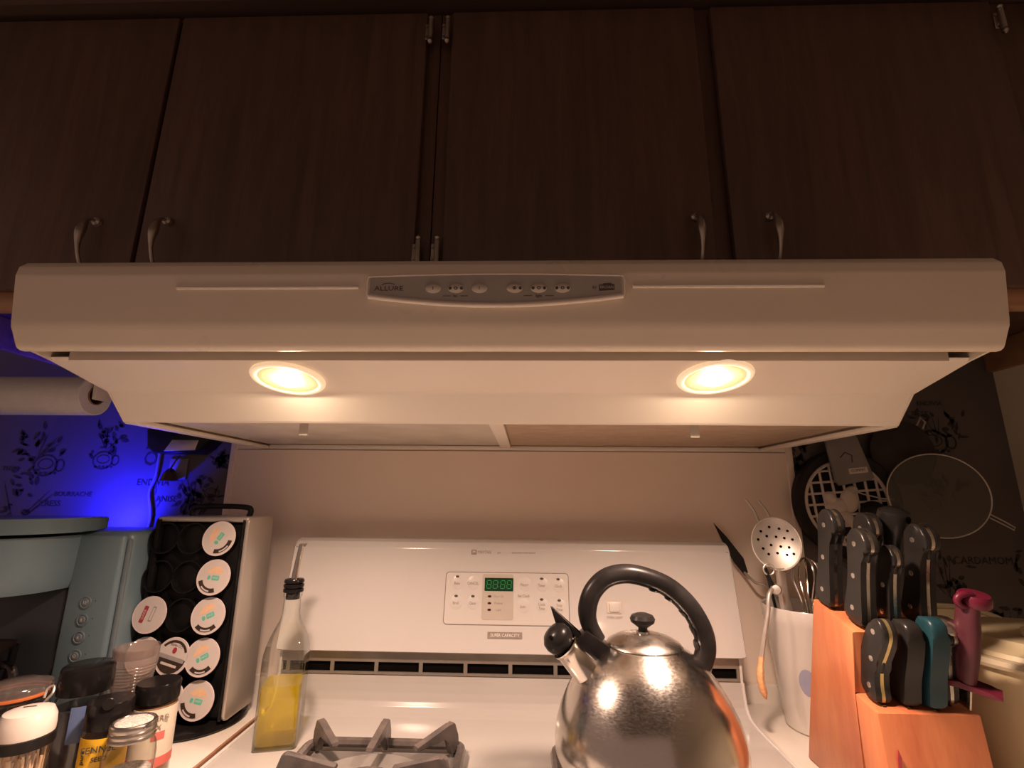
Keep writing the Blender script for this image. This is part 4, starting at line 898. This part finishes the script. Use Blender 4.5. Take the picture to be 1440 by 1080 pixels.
def knife(x, y, z, kind, L, th, label, m='handle_black', tang='tang', rivets=3, blade=True, tilt=0.0, roll=0.0, bsc=1.0, name='knife'):
    """handle axis along AX; breadth runs front to back; thickness along x"""
    ax = (Matrix.Rotation(tilt, 3, 'X') @ AX); ax = Matrix.Rotation(roll, 3, 'Y') @ ax
    T = frame((x, y, z), Vector((0, -1, 0)) - ax*Vector((0, -1, 0)).dot(ax), ax)     # (breadth to viewer, length, out = a x b)
    t = thing(name, label, 'knife', (x, y, z), group='knives in the block')
    P = HP[kind]; s = L/max(b for a, b in P); P = [(a*bsc, b*s+.004) for a, b in P]
    P2 = [(v.x, v.y) for v in cr([(a, b, 0) for a, b in P], 3, True)]
    if tang:
        for sgn in (-1, 1): obj('scale', prism(nb(), P2, 0, sgn*th/2, T, .0022, 3), m, t)
        obj('tang', prism(nb(), [(a*1.005, b) for a, b in P2], -.0017, .0017, T), tang, t)
    else: obj('grip', prism(nb(), P2, -th/2, th/2, T, .0040, 3), m, t)
    if blade: obj('blade', prism(nb(), [(-.0085, .0075), (.0085, .0075), (.0085, .0012), (-.0085, .0012)], -.0009, .0009, T), 'tang', t)
    for k in range(rivets):
        b = L*(.14+.345*k)+.004; 
        for sgn in (-1, 1): obj('rivet', lathe(nb(), [(.0030, 0), (.0028, .0006), (0, .0008)], 14, T @ Matrix.Translation((-.0010, b, sgn*(th/2-.0002))) @ (Matrix.Identity(4) if sgn > 0 else Matrix.Rotation(PI, 4, 'X'))), 'rivet', t)
    slot(x, y, z+.0010, .0035, .026, z > 1.05)
    return t
def ztop(y): return 1.0940 + (y+.2370)*(.019/.072)
def zlow(y): return 1.0115 + (y+.2950)*(.0065/.0335)
knife(.3905, -.2520, ztop(-.2520), 'classic', .112, .0150, 'black riveted knife nearest the white crock, back row of block')
knife(.3985, -.2930, ztop(-.2930), 'classic', .103, .0160, 'black riveted knife at front left of the upper tier')
knife(.4290, -.2580, ztop(-.2580), 'classic', .110, .0155, 'black riveted knife behind the short one in upper tier')
knife(.4265, -.2960, ztop(-.2960), 'classic', .086, .0120, 'shortest black riveted knife, middle front of upper tier', bsc=.78, rivets=2)
knife(.4640, -.2900, ztop(-.2900), 'classic', .108, .0170, 'black riveted knife with thick butt, rightmost in upper tier')
st = thing('sharpening_steel', 'round black handled sharpening steel at back of upper tier', 'sharpening steel', (.4600, -.2560, ztop(-.2560)), group='knives in the block')
T = axis_to((.4600, -.2560, ztop(-.2560)), AX)
obj('handle', lathe(nb(), [(0, .006), (.0090, .006), (.0100, .012), (.0085, .030), (.0105, .064), (.0125, .086), (.0150, .097), (.0165, .107), (.0150, .116), (.0080, .120), (0, .1205)], 28, T), 'handle_black', st)
obj('rod', lathe(nb(), [(0, .0012), (.0045, .0012), (.0045, .0070)], 14, T), 'tang', st)
obj('hanging_hole', lathe(nb(), [(.0042, 0), (0, .0003)], 14, axis_to((.4600, -.2560, ztop(-.2560)) + 0*AX if False else Vector((.4600, -.2560, ztop(-.2560))) + AX*.1065 + Vector((.006, -.0155, -.001)), (.35, -.93, -.1))), 'dark', st)
knife(.3960, -.3060, zlow(-.3060), 'curved', .085, .0150, 'black knife with three rivets and yellowed tang, front tier left', tang='tang_yellow', tilt=.06, bsc=1.15)
knife(.4220, -.3080, zlow(-.3080), 'chef', .083, .0170, 'plain black moulded handle knife between yellow tang and teal knives', tang=None, rivets=0, tilt=.02)
knife(.4440, -.3130, zlow(-.3130), 'chef', .088, .0170, 'teal plastic handled knife in the front tier', m='teal', tang=None, rivets=0, bsc=.95)
knife(.4640, -.3030, zlow(-.3030), 'classic', .080, .0140, 'knife with rounded steel butt beside the teal handle', m='handle_black', tang='tang', rivets=0)
obj('butt_cap', lathe(nb(), [(0, -.0105), (.0100, -.0085), (.0125, -.004), (.0130, 0), (.0125, .004), (.0100, .0085), (0, .0105)], 24, Matrix.Translation(Vector((.4640, -.3055, zlow(-.3030))) + AX*.0760) @ Matrix.Rotation(PI/2, 4, 'Y')), 'tang', bpy.data.objects['knife.008'] if 'knife.008' in bpy.data.objects else kb)
# magenta peeler-like knife with finger guard
mg = thing('paring_knife', 'magenta handled knife with hanging loop and finger guard', 'knife', (.4740, -.3180, zlow(-.3180)), group='knives in the block')
b0 = Vector((.4760, -.3180, zlow(-.3180)+.0020))
T = axis_to(b0, AX)
obj('grip', lathe(nb(), [(0, .028), (.0088, .028), (.0095, .034), (.0110, .058), (.0112, .078), (.0098, .100), (.0090, .1060), (0, .1060)], 28, T, .85, 1.1), 'magenta_grip', mg)
c0 = b0 + AX*.1110
obj('loop', tube(nb(), [c0 + Vector((-.0060+.0085*math.cos(2*PI*k/20), -.006*0, 0)) + AX*.0062*math.sin(2*PI*k/20) + Vector((0, -.004, 0)) for k in range(20)], .0032, 10, closed=True), 'magenta', mg)
obj('end_cap', lathe(nb(), [(0, .1050), (.0120, .1050), (.0138, .1075), (.0138, .1145), (.0122, .1170), (0, .1175)], 28, axis_to(b0+Vector((.0060, 0, 0)), AX), 1, 1), 'magenta', mg)
obj('guard', prism(nb(), [(-.0200, .0225), (-.0190, .0270), (.0020, .0290), (.0230, .0215), (.0310, .0205), (.0310, .0170), (.0220, .0170), (.0, .0235)], -.0090, .0090, frame(b0, (.72, -.69, 0), AX), .0012), 'magenta', mg)
obj('blade', prism(nb(), [(-.0070, .0008), (.0070, .0008), (.0070, .026), (-.0070, .026)], -.0009, .0009, frame(b0, (0, -1, -.26), AX)), 'tang', mg)

# ================================================================== things at the far right of the counter
bn = thing('plastic_bin', 'large yellowed plastic bin behind the knife block', 'bin', (.640, -.262, K))
TB = Matrix.Translation((.640, -.262, K)) @ Matrix.Diagonal((1.03, 1.03, 1.08, 1))
obj('tub', lathe(nb(), [(0, .001), (.098, .001), (.1040, .006), (.1085, .130), (.1090, .1340), (.1060, .130), (.1010, .010), (0, .008)], 64, TB), 'bin', bn)
obj('rim', lathe(nb(), [(.1075, .1300), (.1150, .1305), (.1165, .1340), (.1150, .1385), (.1080, .1395), (.1065, .1370)], 64, TB), 'tray', bn)
ld = obj('lid', lathe(nb(), [(.1085, .1398), (.1060, .1440), (.0900, .1480), (.0850, .1530), (0, .1560)], 64, TB), 'bin', bn)
obj('lid_grip', box(nb(), .5850, .6370, -.3000, -.2750, K+.1660, K+.1780, .003), 'tray', ld)
tr = thing('serving_tray', 'pale oval tray leaning on wall behind the yellowed bin', 'tray', (.72, -.04, K))
TY = frame((.700, -.0350, K+.076), (1, 0, 0), (0, .25, 1))
obj('tray_base', prism(nb(), ell(0, 0, .135, .0740, 48), -.0020, .0020, TY), 'bin', tr)
obj('tray_rim', tube(nb(), [TY @ Vector((.135*math.cos(2*PI*k/48), .0740*math.sin(2*PI*k/48), .003)) for k in range(48)], .0040, 8, closed=True), 'tray', tr)

# ================================================================== things hanging on the wall right of the stove
tv = thing('trivet', 'round white lattice trivet inside a black iron ring, hanging on wallpaper', 'trivet', (.578, -.012, 1.205))
vx, vz = .5780, 1.2080
VT = frame((vx, -.010, vz), (1, 0, 0), (0, 0, 1))
bm = nb(); lathe(bm, [(.0900, .000), (.0900, .012), (.0865, .0150), (.0720, .0090), (.0720, .000)], 56, VT); obj('iron_ring', bm, 'iron_ring', tv)
obj('back_plate', lathe(nb(), [(.0720, .0005), (.0, .0005)], 40, VT), 'iron_ring', tv)
obj('lattice_rim', tube(nb(), [VT @ Vector((.0695*math.cos(2*PI*k/48), .0695*math.sin(2*PI*k/48), .0085)) for k in range(48)], .0030, 8, closed=True), 'trivet_white', tv)
for k in range(-3, 4):
    d = k*.0185; h = math.sqrt(max(.0695**2-d*d, 0))
    for a0, b0_, a1, b1 in ((d, -h, d, h), (-h, d, h, d)):
        T = VT @ Matrix.Rotation(R(4), 4, 'Z')
        obj('lattice_bar', tube(nb(), [T @ Vector((a0, b0_, .0075 if a0 == a1 else .0068)), T @ Vector((a1, b1, .0075 if a0 == a1 else .0068))], .0022, 6), 'trivet_white', tv)
bm = nb()
for (a, b, rx, ry, an) in ((-.018, -.006, .021, .014, .3), (.004, .004, .016, .020, 0), (-.008, -.024, .018, .012, -.5), (-.028, .008, .010, .012, .6), (.010, .022, .010, .007, .2)):
    lathe(bm, [(1, .0), (.92, .25), (.6, .5), (0, .65)], 18, VT @ Matrix.Translation((a, b, .0080)) @ Matrix.Rotation(an, 4, 'Z') @ Matrix.Diagonal((rx, ry, .009, 1)))
obj('relief_figure', bm, 'trivet_white', tv)
gb = thing('hanging_board', 'grey paddle shaped board with small white tag hanging over trivet', 'board', (.575, -.035, 1.28))
BT = frame((.5820, -.0300, 1.2750), Vector((.92, 0, .10)), (-.28, .04, .96))
obj('paddle', prism(nb(), [(-.026, -.036), (.030, -.032), (.034, -.026), (.024, .040), (.020, .055), (-.026, .055), (-.030, .040), (-.031, -.028)], -.0035, .0035, BT, .0015), 'mitt', gb)
tg2 = obj('paper_tag', prism(nb(), rrect(-.006, .026, -.019, -.0095, .001, 2), .0036, .0040, BT), 'trivet_white', gb)
text('tag_text', 'COMMIT', .0062, BT @ Matrix.Translation((.010, -.0142, .0042)), 'ink', tg2)
obj('mark', tube(nb(), [BT @ Vector(p) for p in ((-.014, .010, .0036), (-.004, .018, .0036), (.006, .012, .0036), (.004, .000, .0036))], .0011, 6), 'ink', gb)
om = thing('oven_mitt', 'dark round quilted pot holder hanging under the hood corner', 'pot holder', (.680, -.03, 1.30))
obj('pad', lathe(nb(), [(0, .004), (.0500, .004), (.0560, .000), (.0500, -.006), (0, -.008)], 40, frame((.6880, -.0150, 1.2950), (1, 0, 0), (0, 0, 1))), 'mitt_dark', om)
obj('loop', tube(nb(), [(.7150, -.0200, 1.3420), (.7220, -.0220, 1.3560), (.7310, -.0200, 1.3480), (.7260, -.0180, 1.3360)], .0016, 6), 'brushed', om)
bh = thing('ladle_bowl', 'black round ladle bowl hanging in front of the trivet lattice', 'ladle', (.612, -.03, 1.19))
obj('bowl', lathe(nb(), [(.0220, .000), (.0215, .004), (.0150, .012), (0, .016)], 28, frame((.6160, -.0220, 1.1930), (1, 0, 0), (0, 0, 1)), 1, .85), 'iron_ring', bh)
obj('wire', tube(nb(), [(.5700, -.0340, 1.2330), (.5950, -.0345, 1.2230), (.6250, -.0345, 1.2160), (.6480, -.0300, 1.2150)], .0012, 6), 'brushed', bh)
ss = thing('splatter_screen', 'thin wire rimmed splatter screen hanging right of the trivet', 'splatter screen', (.712, -.04, 1.22))
cx_, cz_ = .7130, 1.2220
ST_ = frame((cx_, -.0420, cz_), Vector((1, -.10, 0)), (0, 0, 1))
obj('rim', tube(nb(), [ST_ @ Vector((.0780*math.cos(2*PI*k/56), .0680*math.sin(2*PI*k/56), 0)) for k in range(56)], .0012, 8, closed=True), 'brushed', ss)
obj('mesh', prism(nb(), ell(0, 0, .0775, .0675, 56), -.0002, .0002, ST_), 'splatter', ss)
hd_ = [(.0715, -.030, 0), (.0900, -.041, 0), (.1030, -.0500, 0), (.1010, -.0540, 0), (.0880, -.0460, 0), (.0690, -.035, 0)]
obj('handle', tube(nb(), [ST_ @ Vector(p) for p in hd_], .0011, 6), 'brushed', ss)
